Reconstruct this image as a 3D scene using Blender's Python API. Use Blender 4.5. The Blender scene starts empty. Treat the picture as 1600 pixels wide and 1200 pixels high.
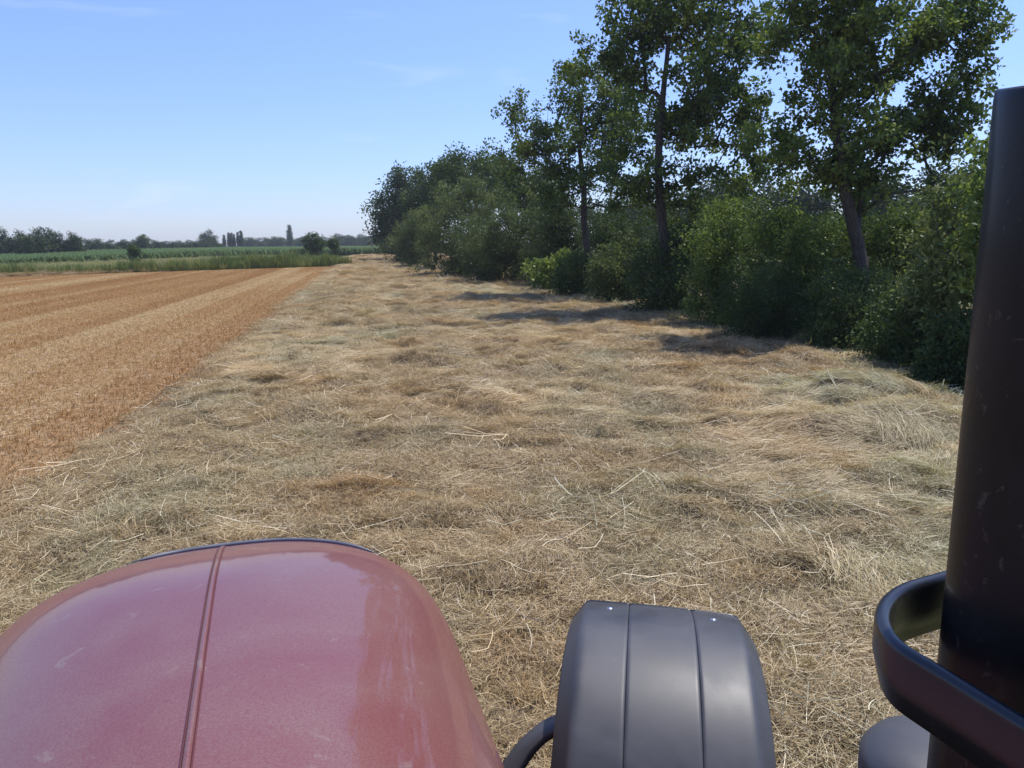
import bpy, math, random
import numpy as np
from mathutils import Vector, Matrix

# ------------------------------------------------------------------ camera, sky, sun, exposure
S = bpy.context.scene
COL = S.collection
F_PX = 1200.0                       # focal length for a 1600 px wide picture
PITCH = math.atan(224 / F_PX)
ROLL = math.radians(0.6)
EYE = 2.75
cam_d = bpy.data.cameras.new('camera')
cam = bpy.data.objects.new('camera', cam_d)
COL.objects.link(cam)
cam_d.sensor_width = 36.0
cam_d.lens = 36.0 * F_PX / 1600.0
cam_d.clip_start = 0.05
cam_d.clip_end = 6000
vF = np.array([0, math.cos(PITCH), -math.sin(PITCH)])
vR0 = np.array([1.0, 0, 0])
vU0 = np.array([0, math.sin(PITCH), math.cos(PITCH)])
vR = vR0 * math.cos(ROLL) - vU0 * math.sin(ROLL)
vU = vU0 * math.cos(ROLL) + vR0 * math.sin(ROLL)
m = Matrix(((vR[0], vU[0], -vF[0], 0), (vR[1], vU[1], -vF[1], 0), (vR[2], vU[2], -vF[2], EYE), (0, 0, 0, 1)))
cam.matrix_world = m
S.camera = cam

SUN_EL = math.radians(65)
SUN_AZ = math.radians(52)           # clockwise from +Y (ahead) towards +X (right)
W = bpy.data.worlds.new('World')
S.world = W
W.use_nodes = True
nt = W.node_tree
nt.nodes.clear()
n_out = nt.nodes.new('ShaderNodeOutputWorld')
n_bg = nt.nodes.new('ShaderNodeBackground')
n_sky = nt.nodes.new('ShaderNodeTexSky')
n_sky.sky_type = 'NISHITA'
n_sky.sun_disc = False
n_sky.sun_elevation = SUN_EL
n_sky.sun_rotation = SUN_AZ
n_sky.altitude = 0
n_sky.air_density = 1.0
n_sky.dust_density = 0.25
n_sky.ozone_density = 1.6
n_bg.inputs['Strength'].default_value = 0.15
# thin high wisps of cloud
n_tc = nt.nodes.new('ShaderNodeTexCoord')
n_map = nt.nodes.new('ShaderNodeMapping')
n_map.inputs['Scale'].default_value = (2.2, 2.2, 16)
n_map.inputs['Location'].default_value = (3.3, 1.1, 0.4)
n_ns = nt.nodes.new('ShaderNodeTexNoise')
n_ns.inputs['Scale'].default_value = 2.0
n_ns.inputs['Detail'].default_value = 7
n_ns.inputs['Distortion'].default_value = 0.6
n_rmp = nt.nodes.new('ShaderNodeValToRGB')
n_rmp.color_ramp.elements[0].position = 0.60
n_rmp.color_ramp.elements[0].color = (0, 0, 0, 1)
n_rmp.color_ramp.elements[1].position = 0.86
n_rmp.color_ramp.elements[1].color = (0.3, 0.3, 0.3, 1)
n_mix = nt.nodes.new('ShaderNodeMixRGB')
n_mix.inputs[2].default_value = (5.6, 6.0, 6.6, 1)
n_tint = nt.nodes.new('ShaderNodeMixRGB')
n_tint.blend_type = 'MULTIPLY'
n_tint.inputs[0].default_value = 1.0
L = nt.links.new
L(n_tc.outputs['Generated'], n_map.inputs[0])
L(n_map.outputs[0], n_ns.inputs['Vector'])
L(n_ns.outputs['Fac'], n_rmp.inputs[0])
n_sxyz = nt.nodes.new('ShaderNodeSeparateXYZ')
L(n_tc.outputs['Generated'], n_sxyz.inputs[0])
n_gr = nt.nodes.new('ShaderNodeValToRGB')
ge = n_gr.color_ramp.elements
ge[0].position = 0.0; ge[0].color = (0.58, 0.65, 0.96, 1)
ge[1].position = 0.45; ge[1].color = (0.95, 1.02, 1.38, 1)
gm = ge.new(0.12); gm.color = (0.70, 0.77, 1.12, 1)
L(n_sxyz.outputs[2], n_gr.inputs[0])
L(n_gr.outputs[0], n_tint.inputs[2])
L(n_sky.outputs[0], n_tint.inputs[1])
L(n_rmp.outputs[0], n_mix.inputs[0])
L(n_tint.outputs[0], n_mix.inputs[1])
L(n_mix.outputs[0], n_bg.inputs['Color'])
L(n_bg.outputs[0], n_out.inputs['Surface'])

sun_d = bpy.data.lights.new('sun', 'SUN')
sun_d.energy = 4.3
sun_d.angle = math.radians(0.53)
sun_d.color = (1.0, 0.95, 0.87)
sun = bpy.data.objects.new('sun', sun_d)
COL.objects.link(sun)
sd = Vector((math.sin(SUN_AZ) * math.cos(SUN_EL), math.cos(SUN_AZ) * math.cos(SUN_EL), math.sin(SUN_EL)))
sun.rotation_euler = sd.to_track_quat('Z', 'Y').to_euler()
sun.location = (20, 20, 40)
S.view_settings.view_transform = 'Standard'
S.view_settings.look = 'None'
S.view_settings.exposure = 0.22
S.view_settings.gamma = 1.0
S.view_settings.use_curve_mapping = False
S.render.engine = 'CYCLES'
S.cycles.max_bounces = 8
S.cycles.transparent_max_bounces = 8
S.cycles.transmission_bounces = 4
S.cycles.volume_bounces = 1

# ------------------------------------------------------------------ helpers
def ray(px, py):
    return vF + vR * (px - 800) / F_PX + vU * (600 - py) / F_PX

def G(px, py, z=0.0):
    """the point of the level z seen at a place of the photograph"""
    d = ray(px, py)
    t = (z - EYE) / d[2]
    return np.array([d[0] * t, d[1] * t, z])

def XZ(px, py, Y):
    """x and z of the point seen at (px, py) on the upright plane y = Y"""
    d = ray(px, py)
    t = Y / d[1]
    return d[0] * t, EYE + d[2] * t

def link(o, parent=None):
    COL.objects.link(o)
    if parent is not None:
        o.parent = parent
    return o

def tag(o, label=None, cat=None, group=None, kind=None):
    if label: o['label'] = label
    if cat: o['category'] = cat
    if group: o['group'] = group
    if kind: o['kind'] = kind
    return o

def empty(name, loc=(0, 0, 0), rz=0.0):
    o = bpy.data.objects.new(name, None)
    o.location = loc
    o.rotation_euler = (0, 0, rz)
    o.empty_display_size = 0.3
    return link(o)

def mesh_np(name, V, faces_list, mats=(), tone=None, smooth=False, fattr=None):
    """faces_list: list of int arrays (n, k)."""
    me = bpy.data.meshes.new(name)
    V = np.asarray(V, dtype=np.float32)
    me.vertices.add(len(V))
    me.vertices.foreach_set('co', V.ravel())
    tot = sum(a.size for a in faces_list)
    nf = sum(len(a) for a in faces_list)
    if nf:
        me.loops.add(tot)
        me.polygons.add(nf)
        li = np.concatenate([a.ravel() for a in faces_list]).astype(np.int32)
        sizes = np.concatenate([np.full(len(a), a.shape[1]) for a in faces_list])
        st = np.concatenate([[0], np.cumsum(sizes)[:-1]]).astype(np.int32)
        me.loops.foreach_set('vertex_index', li)
        me.polygons.foreach_set('loop_start', st)
        if smooth:
            me.polygons.foreach_set('use_smooth', np.ones(nf, dtype=bool))
    for mt in mats:
        me.materials.append(mt)
    if tone is not None:
        a = me.attributes.new('tone', 'FLOAT', 'POINT')
        a.data.foreach_set('value', np.asarray(tone, dtype=np.float32))
    me.update(calc_edges=True)
    me.validate()
    return me

def obj(name, me, parent=None):
    return link(bpy.data.objects.new(name, me), parent)

def grid_faces(nu, nv, closed_v=False, off=0):
    i = np.arange(nu - 1)[:, None]
    nvv = nv if closed_v else nv - 1
    j = np.arange(nvv)[None, :]
    j2 = (j + 1) % nv
    a = i * nv + j; b = i * nv + j2; c = (i + 1) * nv + j2; d = (i + 1) * nv + j
    return np.stack([a, b, c, d], -1).reshape(-1, 4) + off

def vnoise(x, y, seed=0):
    """smooth 2-D value noise, 0..1"""
    xi = np.floor(x).astype(np.int64); yi = np.floor(y).astype(np.int64)
    fx = x - xi; fy = y - yi
    fx = fx * fx * (3 - 2 * fx); fy = fy * fy * (3 - 2 * fy)
    def h(a, b):
        n = (a * 374761393 + b * 668265263 + seed * 144665) & 0x7fffffff
        n = ((n ^ (n >> 13)) * 1274126177) & 0x7fffffff
        return ((n ^ (n >> 16)) & 0xffff) / 65535.0
    return (h(xi, yi) * (1 - fx) + h(xi + 1, yi) * fx) * (1 - fy) + (h(xi, yi + 1) * (1 - fx) + h(xi + 1, yi + 1) * fx) * fy

def fbm(x, y, seed=0, o=4):
    s = 0; a = 0.5; t = 0
    for k in range(o):
        s = s + a * vnoise(x * 2 ** k, y * 2 ** k, seed + k * 17); t += a; a *= 0.5
    return s / t

# ------------------------------------------------------------------ materials
def new_mat(name):
    mt = bpy.data.materials.new(name)
    mt.use_nodes = True
    t = mt.node_tree
    t.nodes.clear()
    out = t.nodes.new('ShaderNodeOutputMaterial')
    return mt, t, out

def ramp(t, fac, stops):
    r = t.nodes.new('ShaderNodeValToRGB')
    el = r.color_ramp.elements
    while len(el) < len(stops):
        el.new(0.5)
    for e, (p, c) in zip(el, stops):
        e.position = p
        e.color = (c[0], c[1], c[2], 1)
    if fac is not None:
        t.links.new(fac, r.inputs[0])
    return r

def noise(t, scale, detail=4, vec=None, dist=0.0):
    n = t.nodes.new('ShaderNodeTexNoise')
    n.inputs['Scale'].default_value = scale
    n.inputs['Detail'].default_value = detail
    n.inputs['Distortion'].default_value = dist
    if vec is not None:
        t.links.new(vec, n.inputs['Vector'])
    return n

def math_n(t, op, a, b, clamp=False):
    n = t.nodes.new('ShaderNodeMath')
    n.operation = op
    n.use_clamp = clamp
    for i, v in enumerate((a, b)):
        if hasattr(v, 'links'):
            t.links.new(v, n.inputs[i])
        else:
            n.inputs[i].default_value = v
    return n.outputs[0]

def mixc(t, fac, a, b, mode='MIX'):
    n = t.nodes.new('ShaderNodeMixRGB')
    n.blend_type = mode
    for i, v in enumerate((fac, a, b)):
        if hasattr(v, 'links'):
            t.links.new(v, n.inputs[i])
        elif isinstance(v, (int, float)):
            n.inputs[i].default_value = v
        else:
            n.inputs[i].default_value = (v[0], v[1], v[2], 1)
    return n.outputs[0]

def attr(t, name, typ='GEOMETRY'):
    a = t.nodes.new('ShaderNodeAttribute')
    a.attribute_name = name
    a.attribute_type = typ
    return a

def plant_mat(name, stops, trans=0.35, gloss=0.12, rough=0.45, inst=False, tint_stops=None, tint_mix=0.5):
    """leaf / straw: diffuse + translucent + a little gloss; colour from the 'tone' of each piece
    and the 'tint' of each tuft"""
    mt, t, out = new_mat(name)
    tone = attr(t, 'tone').outputs['Fac']
    col = ramp(t, tone, stops).outputs[0]
    if inst:
        ti = attr(t, 'tint', 'INSTANCER').outputs['Fac']
        col2 = ramp(t, ti, tint_stops).outputs[0]
        col = mixc(t, tint_mix, col, mixc(t, 1.0, mixc(t, 1.0, col, (2.2, 2.2, 2.2), 'MULTIPLY'), col2, 'MULTIPLY'))
    d = t.nodes.new('ShaderNodeBsdfDiffuse')
    tr = t.nodes.new('ShaderNodeBsdfTranslucent')
    t.links.new(col, d.inputs[0])
    t.links.new(mixc(t, 1.0, col, (1.25, 1.25, 0.8), 'MULTIPLY'), tr.inputs[0])
    ms = t.nodes.new('ShaderNodeMixShader')
    ms.inputs[0].default_value = trans
    t.links.new(d.outputs[0], ms.inputs[1]); t.links.new(tr.outputs[0], ms.inputs[2])
    g = t.nodes.new('ShaderNodeBsdfGlossy')
    g.inputs['Roughness'].default_value = rough
    g.inputs['Color'].default_value = (1, 1, 1, 1)
    fr = t.nodes.new('ShaderNodeFresnel')
    fr.inputs[0].default_value = 1.4
    m2 = t.nodes.new('ShaderNodeMixShader')
    t.links.new(math_n(t, 'MINIMUM', math_n(t, 'MULTIPLY', fr.outputs[0], gloss * 3), gloss * .6), m2.inputs[0])
    t.links.new(ms.outputs[0], m2.inputs[1]); t.links.new(g.outputs[0], m2.inputs[2])
    t.links.new(m2.outputs[0], out.inputs[0])
    return mt

def ground_mat(name, stops, scale, bump_scale=40, bump=0.6, dist=0.02, aniso=None, big=None):
    mt, t, out = new_mat(name)
    geo = t.nodes.new('ShaderNodeNewGeometry')
    vec = geo.outputs['Position']
    if aniso:
        mp = t.nodes.new('ShaderNodeMapping')
        mp.inputs['Rotation'].default_value = (0, 0, aniso[0])
        mp.inputs['Scale'].default_value = aniso[1]
        t.links.new(vec, mp.inputs[0]); vec = mp.outputs[0]
    n1 = noise(t, scale, 8, vec, 0.5)
    c = ramp(t, n1.outputs['Fac'], stops).outputs[0]
    if big:
        n3 = noise(t, big[0], 3, vec)
        c = mixc(t, ramp(t, n3.outputs['Fac'], [(0.35, (0, 0, 0)), (0.7, (1, 1, 1))]).outputs[0], c, mixc(t, 1.0, c, big[1], 'MULTIPLY'))
    b = t.nodes.new('ShaderNodeBsdfPrincipled')
    b.inputs['Roughness'].default_value = 0.95
    b.inputs['Specular IOR Level'].default_value = 0.15
    t.links.new(c, b.inputs['Base Color'])
    n2 = noise(t, bump_scale, 6, geo.outputs['Position'])
    bp = t.nodes.new('ShaderNodeBump')
    bp.inputs['Strength'].default_value = bump
    bp.inputs['Distance'].default_value = dist
    t.links.new(n2.outputs['Fac'], bp.inputs['Height'])
    t.links.new(bp.outputs[0], b.inputs['Normal'])
    t.links.new(b.outputs[0], out.inputs[0])
    return mt

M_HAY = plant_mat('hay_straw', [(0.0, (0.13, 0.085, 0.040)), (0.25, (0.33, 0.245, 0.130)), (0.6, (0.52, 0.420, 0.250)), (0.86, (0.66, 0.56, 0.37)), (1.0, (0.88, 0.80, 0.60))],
                  trans=0.18, gloss=0.06, inst=True,
                  tint_stops=[(0.0, (0.36, 0.25, 0.15)), (0.3, (0.44, 0.38, 0.30)), (0.55, (0.46, 0.44, 0.41)), (0.8, (0.38, 0.42, 0.39)), (1.0, (0.25, 0.31, 0.27))], tint_mix=0.9)
M_STUB = plant_mat('stubble_straw', [(0.0, (0.22, 0.130, 0.055)), (0.5, (0.46, 0.300, 0.118)), (0.85, (0.59, 0.42, 0.21)), (1.0, (0.72, 0.60, 0.43))],
                   trans=0.25, gloss=0.08, inst=True,
                   tint_stops=[(0.0, (0.38, 0.295, 0.225)), (0.5, (0.46, 0.405, 0.355)), (1.0, (0.58, 0.62, 0.72))], tint_mix=0.9)
M_WEED = plant_mat('weed_blades', [(0.0, (0.06, 0.10, 0.03)), (0.5, (0.13, 0.19, 0.06)), (0.8, (0.24, 0.27, 0.12)), (1.0, (0.42, 0.38, 0.24))],
                   trans=0.35, inst=True,
                   tint_stops=[(0.0, (0.30, 0.40, 0.22)), (0.5, (0.60, 0.54, 0.40)), (1.0, (0.95, 0.74, 0.60))], tint_mix=0.9)
M_MAIZE = plant_mat('maize_leaves', [(0.0, (0.045, 0.085, 0.018)), (0.6, (0.105, 0.17, 0.035)), (0.9, (0.14, 0.17, 0.05)), (1.0, (0.34, 0.28, 0.14))],
                    trans=0.3, inst=True,
                    tint_stops=[(0.0, (0.35, 0.42, 0.40)), (1.0, (0.5, 0.5, 0.45))], tint_mix=0.9)
M_OAK = plant_mat('oak_leaves', [(0.0, (0.036, 0.066, 0.019)), (0.5, (0.090, 0.138, 0.034)), (1.0, (0.21, 0.26, 0.058))], trans=0.36, gloss=0.06, rough=0.5)
M_ALDER = plant_mat('alder_leaves', [(0.0, (0.028, 0.050, 0.019)), (0.6, (0.066, 0.102, 0.032)), (1.0, (0.14, 0.18, 0.055))], trans=0.32, gloss=0.05)
M_WILLOW = plant_mat('willow_leaves', [(0.0, (0.045, 0.066, 0.026)), (0.6, (0.105, 0.138, 0.048)), (1.0, (0.20, 0.235, 0.085))], trans=0.34, gloss=0.05)
M_BRIGHT = plant_mat('hazel_leaves', [(0.0, (0.040, 0.068, 0.018)), (0.6, (0.105, 0.155, 0.038)), (1.0, (0.23, 0.29, 0.075))], trans=0.42, gloss=0.06)
M_FAR = plant_mat('distant_leaves', [(0.0, (0.028, 0.05, 0.02)), (0.6, (0.055, 0.085, 0.03)), (1.0, (0.12, 0.14, 0.05))], trans=0.25, gloss=0.05)
M_HAYBED = ground_mat('hay_bed', [(0.25, (0.09, 0.06, 0.032)), (0.5, (0.22, 0.16, 0.09)), (0.75, (0.34, 0.26, 0.155))], 9.0, 60, 1.0, 0.03,
                      big=(0.5, (0.72, 0.8, 0.78)))
M_SOIL = ground_mat('stubble_soil', [(0.25, (0.14, 0.088, 0.045)), (0.5, (0.28, 0.185, 0.09)), (0.75, (0.40, 0.28, 0.16))], 7.0, 50, 0.8, 0.02)
M_GROUND = ground_mat('meadow_ground', [(0.3, (0.05, 0.06, 0.025)), (0.55, (0.12, 0.12, 0.05)), (0.8, (0.24, 0.20, 0.10))], 0.8, 12, 0.6, 0.05)

def bark_mat():
    mt, t, out = new_mat('bark')
    geo = t.nodes.new('ShaderNodeNewGeometry')
    mp = t.nodes.new('ShaderNodeMapping'); mp.inputs['Scale'].default_value = (9, 9, 2)
    t.links.new(geo.outputs['Position'], mp.inputs[0])
    n = noise(t, 2.5, 6, mp.outputs[0], 0.4)
    b = t.nodes.new('ShaderNodeBsdfPrincipled')
    b.inputs['Roughness'].default_value = 0.9
    t.links.new(ramp(t, n.outputs['Fac'], [(0.3, (0.022, 0.018, 0.013)), (0.7, (0.085, 0.07, 0.055))]).outputs[0], b.inputs['Base Color'])
    bp = t.nodes.new('ShaderNodeBump'); bp.inputs['Strength'].default_value = 0.8; bp.inputs['Distance'].default_value = 0.03
    t.links.new(n.outputs['Fac'], bp.inputs['Height']); t.links.new(bp.outputs[0], b.inputs['Normal'])
    t.links.new(b.outputs[0], out.inputs[0])
    return mt
M_BARK = bark_mat()

# ------------------------------------------------------------------ scattering: one object, its tufts instanced by its own nodes
def scatter(name, lib, pts, rot, scl, pick, tint, mats, base=None, base_mat_index=1):
    """lib: list of (V, faces, tone). All in one mesh; a geometry-node tree puts copies of each
    tuft on the loose points. base: (V, faces) sheet kept as it is."""
    Vs, Fs, vid, tone = [], [], [], []
    off = 0
    matidx = []
    for i, (V, Fc, tn) in enumerate(lib):
        Vs.append(V); Fs.append(Fc + off); vid.append(np.full(len(V), i)); tone.append(tn)
        matidx.append(np.zeros(len(Fc), dtype=np.int32)); off += len(V)
    if base is not None:
        V, Fc = base
        Vs.append(V); Fs.append(Fc + off); vid.append(np.full(len(V), -2)); tone.append(np.full(len(V), 0.5))
        matidx.append(np.full(len(Fc), base_mat_index, dtype=np.int32)); off += len(V)
    n0 = off
    Vs.append(pts); vid.append(np.full(len(pts), -1)); tone.append(np.zeros(len(pts)))
    V = np.concatenate(Vs)
    me = bpy.data.meshes.new(name)
    me.vertices.add(len(V)); me.vertices.foreach_set('co', V.astype(np.float32).ravel())
    tot = sum(a.size for a in Fs); nf = sum(len(a) for a in Fs)
    me.loops.add(tot); me.polygons.add(nf)
    me.loops.foreach_set('vertex_index', np.concatenate([a.ravel() for a in Fs]).astype(np.int32))
    sizes = np.concatenate([np.full(len(a), a.shape[1]) for a in Fs])
    me.polygons.foreach_set('loop_start', np.concatenate([[0], np.cumsum(sizes)[:-1]]).astype(np.int32))
    for mt in mats: me.materials.append(mt)
    me.polygons.foreach_set('material_index', np.concatenate(matidx))
    def put(nm, typ, arr, key):
        a = me.attributes.new(nm, typ, 'POINT'); a.data.foreach_set(key, np.ascontiguousarray(arr).ravel())
    put('vid', 'INT', np.concatenate(vid).astype(np.int32), 'value')
    put('tone', 'FLOAT', np.concatenate(tone).astype(np.float32), 'value')
    N = len(V)
    a = np.full(N, -9, dtype=np.int32); a[n0:] = pick; put('pick', 'INT', a, 'value')
    a = np.zeros((N, 3), dtype=np.float32); a[n0:] = rot; put('rot', 'FLOAT_VECTOR', a, 'vector')
    a = np.ones((N, 3), dtype=np.float32); a[n0:] = scl; put('scl', 'FLOAT_VECTOR', a, 'vector')
    a = np.zeros(N, dtype=np.float32); a[n0:] = tint; put('tint', 'FLOAT', a, 'value')
    me.update(calc_edges=True)
    o = link(bpy.data.objects.new(name, me))
    ng = bpy.data.node_groups.new(name + '_nodes', 'GeometryNodeTree')
    ng.interface.new_socket('Geometry', in_out='INPUT', socket_type='NodeSocketGeometry')
    ng.interface.new_socket('Geometry', in_out='OUTPUT', socket_type='NodeSocketGeometry')
    gi = ng.nodes.new('NodeGroupInput'); go = ng.nodes.new('NodeGroupOutput')
    join = ng.nodes.new('GeometryNodeJoinGeometry')
    def named(nm, dt):
        x = ng.nodes.new('GeometryNodeInputNamedAttribute'); x.data_type = dt; x.inputs['Name'].default_value = nm
        return x.outputs[0]
    a_vid = named('vid', 'INT'); a_pick = named('pick', 'INT'); a_rot = named('rot', 'FLOAT_VECTOR'); a_scl = named('scl', 'FLOAT_VECTOR')
    def sep(src, field, val):
        c = ng.nodes.new('FunctionNodeCompare'); c.data_type = 'INT'; c.operation = 'EQUAL'
        ints = [s for s in c.inputs if s.type == 'INT']
        ng.links.new(field, ints[0]); ints[1].default_value = val
        s = ng.nodes.new('GeometryNodeSeparateGeometry'); s.domain = 'POINT'
        ng.links.new(src, s.inputs[0]); ng.links.new(c.outputs[0], s.inputs[1])
        return s.outputs[0]
    src = gi.outputs[0]
    for i in range(len(lib)):
        p = sep(src, a_pick, i)
        mp = ng.nodes.new('GeometryNodeMeshToPoints'); ng.links.new(p, mp.inputs[0])
        inst = sep(src, a_vid, i)
        iop = ng.nodes.new('GeometryNodeInstanceOnPoints')
        ng.links.new(mp.outputs[0], iop.inputs['Points']); ng.links.new(inst, iop.inputs['Instance'])
        e2r = ng.nodes.new('FunctionNodeEulerToRotation'); ng.links.new(a_rot, e2r.inputs[0])
        ng.links.new(e2r.outputs[0], iop.inputs['Rotation']); ng.links.new(a_scl, iop.inputs['Scale'])
        ng.links.new(iop.outputs[0], join.inputs[0])
    if base is not None:
        ng.links.new(sep(src, a_vid, -2), join.inputs[0])
    ng.links.new(join.outputs[0], go.inputs[0])
    md = o.modifiers.new('tufts', 'NODES'); md.node_group = ng
    return o

def ribbons(rng, n, cx, cy, cz, ang, length, width, tone, lift0, lift1, sag, curve, seg=3, roll=0.6):
    """n flat stalks, each a strip of seg quads"""
    t = np.linspace(-0.5, 0.5, seg + 1)[None, :]
    a = ang[:, None] + curve[:, None] * t
    x = cx[:, None] + np.cos(a) * length[:, None] * t
    y = cy[:, None] + np.sin(a) * length[:, None] * t
    z = cz[:, None] + lift0[:, None] * np.maximum(-t, 0) * 2 + lift1[:, None] * np.maximum(t, 0) * 2 + sag[:, None] * (0.25 - t * t)
    rl = rng.uniform(-roll, roll, n)[:, None]
    nx = -np.sin(a) * np.cos(rl); ny = np.cos(a) * np.cos(rl); nz = np.sin(rl) * np.ones_like(a)
    w = width[:, None] * 0.5 * np.ones_like(x)
    P = np.stack([x, y, z], -1); Nn = np.stack([nx, ny, nz], -1) * w[..., None]
    V = np.stack([P - Nn, P + Nn], 2).reshape(-1, 3)         # n, seg+1, 2
    b = (np.arange(n) * (seg + 1) * 2)[:, None]; k = (np.arange(seg) * 2)[None, :]
    q = b + k
    Fc = np.stack([q, q + 1, q + 3, q + 2], -1).reshape(-1, 4)
    return V, Fc, np.repeat(tone, (seg + 1) * 2)

# ------------------------------------------------------------------ field frame: u along the hay swath, v across it (0 at the stubble edge)
P0 = G(200, 680); P1 = G(528, 417)
DU = (P1 - P0)[:2]; DU = DU / np.linalg.norm(DU)
DV = np.array([DU[1], -DU[0]])
def uv(x, y):
    return (x - P0[0]) * DU[0] + (y - P0[1]) * DU[1], (x - P0[0]) * DV[0] + (y - P0[1]) * DV[1]
def xy(u, v):
    return P0[0] + u * DU[0] + v * DV[0], P0[1] + u * DU[1] + v * DV[1]
ANG_U = math.atan2(DU[1], DU[0])
# front line of the weedy strip (far end of the stubble)
E0 = G(0, 433)[:2]; E1 = G(540, 416)[:2]
ED = (E1 - E0) / np.linalg.norm(E1 - E0); EN = np.array([-ED[1], ED[0]])
def est(x, y):
    return (x - E0[0]) * ED[0] + (y - E0[1]) * ED[1], (x - E0[0]) * EN[0] + (y - E0[1]) * EN[1]

mounds = [(G(1350, 640), 1.7, 0.28), (G(1250, 580), 1.3, 0.22), (G(1120, 560), 1.2, 0.16), (G(1300, 690), 1.3, 0.16), (G(820, 520), 1.2, 0.16),
          (G(620, 470), 1.3, 0.18), (G(640, 500), 1.1, 0.12), (G(1010, 540), 1.1, 0.16), (G(900, 550), 0.9, 0.08), (G(1320, 820), 0.6, 0.12),
          (G(930, 800), 0.7, 0.10), (G(390, 720), 0.5, 0.10), (G(560, 455), 1.4, 0.12), (G(960, 525), 1.3, 0.12), (G(1450, 680), 1.2, 0.2),
          (G(790, 560), 1.4, 0.07), (G(1240, 820), 0.5, 0.08), (G(690, 545), 1.0, 0.06)]
def hay_h(x, y):
    u, v = uv(x, y)
    cu = u * 0.55 + 0 * v
    h = 0.22 * (fbm(u * 0.55, v * 0.42, 3) - 0.42) + 0.42 * np.maximum(fbm(u * 1.5, v * 1.1, 9, 3) - 0.5, 0) + 0.09 * fbm(u * 3.2, v * 3.2, 5, 2)
    for c, r, a in mounds:
        d2 = ((x - c[0]) / r) ** 2 + ((y - c[1]) / (r * 0.75)) ** 2
        h = h + 1.35 * a * np.exp(-d2 * 2.0) * (0.7 + 0.6 * vnoise(x * 3, y * 3, 4))
    edge = np.clip((v + 0.1) / 1.4, 0, 1)
    return h * edge + 0.02

# ------------------------------------------------------------------ ground
def sheet(name, pts, mt, z):
    V = np.array([(p[0], p[1], z) for p in pts])
    o = obj(name, mesh_np(name, V, [np.arange(len(pts))[None, :]], [mt]))
    return tag(o, kind='structure')
sheet('ground', [(-1400, -100), (1400, -100), (1400, 1500), (-1400, 1500)], M_GROUND, -0.02)
s0 = xy(-30, 0.2); s1 = (P1[0] - 0.2, P1[1] + 1)
sheet('stubble_field', [s0, xy(float(uv(*E1)[0]), 0.2), tuple(E1), tuple(E0 - ED * 60), xy(-30, -60)], M_SOIL, -0.008)

# ------------------------------------------------------------------ hay
rng = np.random.default_rng(7)
def hay_clump(kind):
    if kind == 'mat':           # felted short pieces
        n = 430
        r = 0.36 * np.sqrt(rng.random(n)); th = rng.uniform(0, 2 * np.pi, n)
        al = rng.random(n) < 0.22
        ang = np.where(al, rng.normal(0, 0.35, n), rng.uniform(0, 2 * np.pi, n))
        ln = 0.05 + 0.2 * rng.random(n) ** 1.6; wd = rng.uniform(0.0018, 0.0048, n)
        tone = np.clip(rng.beta(1.25, 1.7, n), 0, 1)
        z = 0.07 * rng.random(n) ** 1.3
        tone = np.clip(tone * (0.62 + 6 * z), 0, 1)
        return ribbons(rng, n, r * np.cos(th), r * np.sin(th), z, ang, ln, wd, tone, rng.normal(0, 0.02, n), rng.normal(0.008, 0.022, n), rng.normal(0.01, 0.03, n), rng.normal(0, 0.45, n))
    if kind == 'combed':        # long grass lying one way
        n = 200
        r = 0.38 * np.sqrt(rng.random(n)); th = rng.uniform(0, 2 * np.pi, n)
        ang = rng.normal(0, 0.22, n)
        ln = rng.uniform(0.15, 0.5, n); wd = rng.uniform(0.002, 0.0045, n)
        tone = np.clip(rng.beta(3, 2.2, n), 0, 1)
        z = 0.02 + 0.07 * rng.random(n)
        return ribbons(rng, n, r * np.cos(th), r * np.sin(th), z, ang, ln, wd, tone, rng.normal(-0.01, 0.02, n), rng.normal(0.01, 0.03, n), rng.normal(0.02, 0.03, n), rng.normal(0, 0.28, n), seg=4)
    if kind == 'stalks':        # a few pale stems sticking out
        n = 7
        ang = rng.uniform(0, 2 * np.pi, n)
        ln = rng.uniform(0.15, 0.5, n); wd = rng.uniform(0.003, 0.006, n)
        return ribbons(rng, n, rng.normal(0, .2, n), rng.normal(0, .2, n), 0.05 + 0.05 * rng.random(n), ang, ln, wd, rng.uniform(0.8, 1.0, n), rng.normal(0, 0.02, n), np.abs(rng.normal(0.03, 0.07, n)), rng.normal(0, 0.02, n), rng.normal(0, 0.18, n), seg=4, roll=1.2)
    if kind == 'upright':       # rough tuft still standing
        n = 60
        ang = rng.uniform(0, 2 * np.pi, n)
        ln = rng.uniform(0.12, 0.3, n); wd = rng.uniform(0.003, 0.006, n)
        return ribbons(rng, n, rng.normal(0, .08, n), rng.normal(0, .08, n), np.full(n, 0.03), ang, ln, wd, np.clip(rng.beta(2, 2, n), 0, 1), np.zeros(n), rng.uniform(0.05, 0.2, n), np.zeros(n), rng.normal(0, 0.6, n), roll=1.3)
    if kind == 'forked':        # pale reed stems splaying from one point
        n = 5
        ang = rng.normal(0, 0.45, n); ln = rng.uniform(0.5, 0.9, n)
        return ribbons(rng, n, np.cos(ang) * ln * .5, np.sin(ang) * ln * .5, np.full(n, 0.07), ang, ln, rng.uniform(0.006, 0.011, n), rng.uniform(0.85, 1, n), np.zeros(n), rng.uniform(0.0, 0.12, n), rng.uniform(0, .05, n), rng.normal(0, 0.25, n), seg=4, roll=1.0)
lib = [hay_clump('mat') for _ in range(7)] + [hay_clump('combed') for _ in range(4)] + [hay_clump('stalks') for _ in range(4)] + [hay_clump('upright') for _ in range(2)] + [hay_clump('forked') for _ in range(2)]
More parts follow.
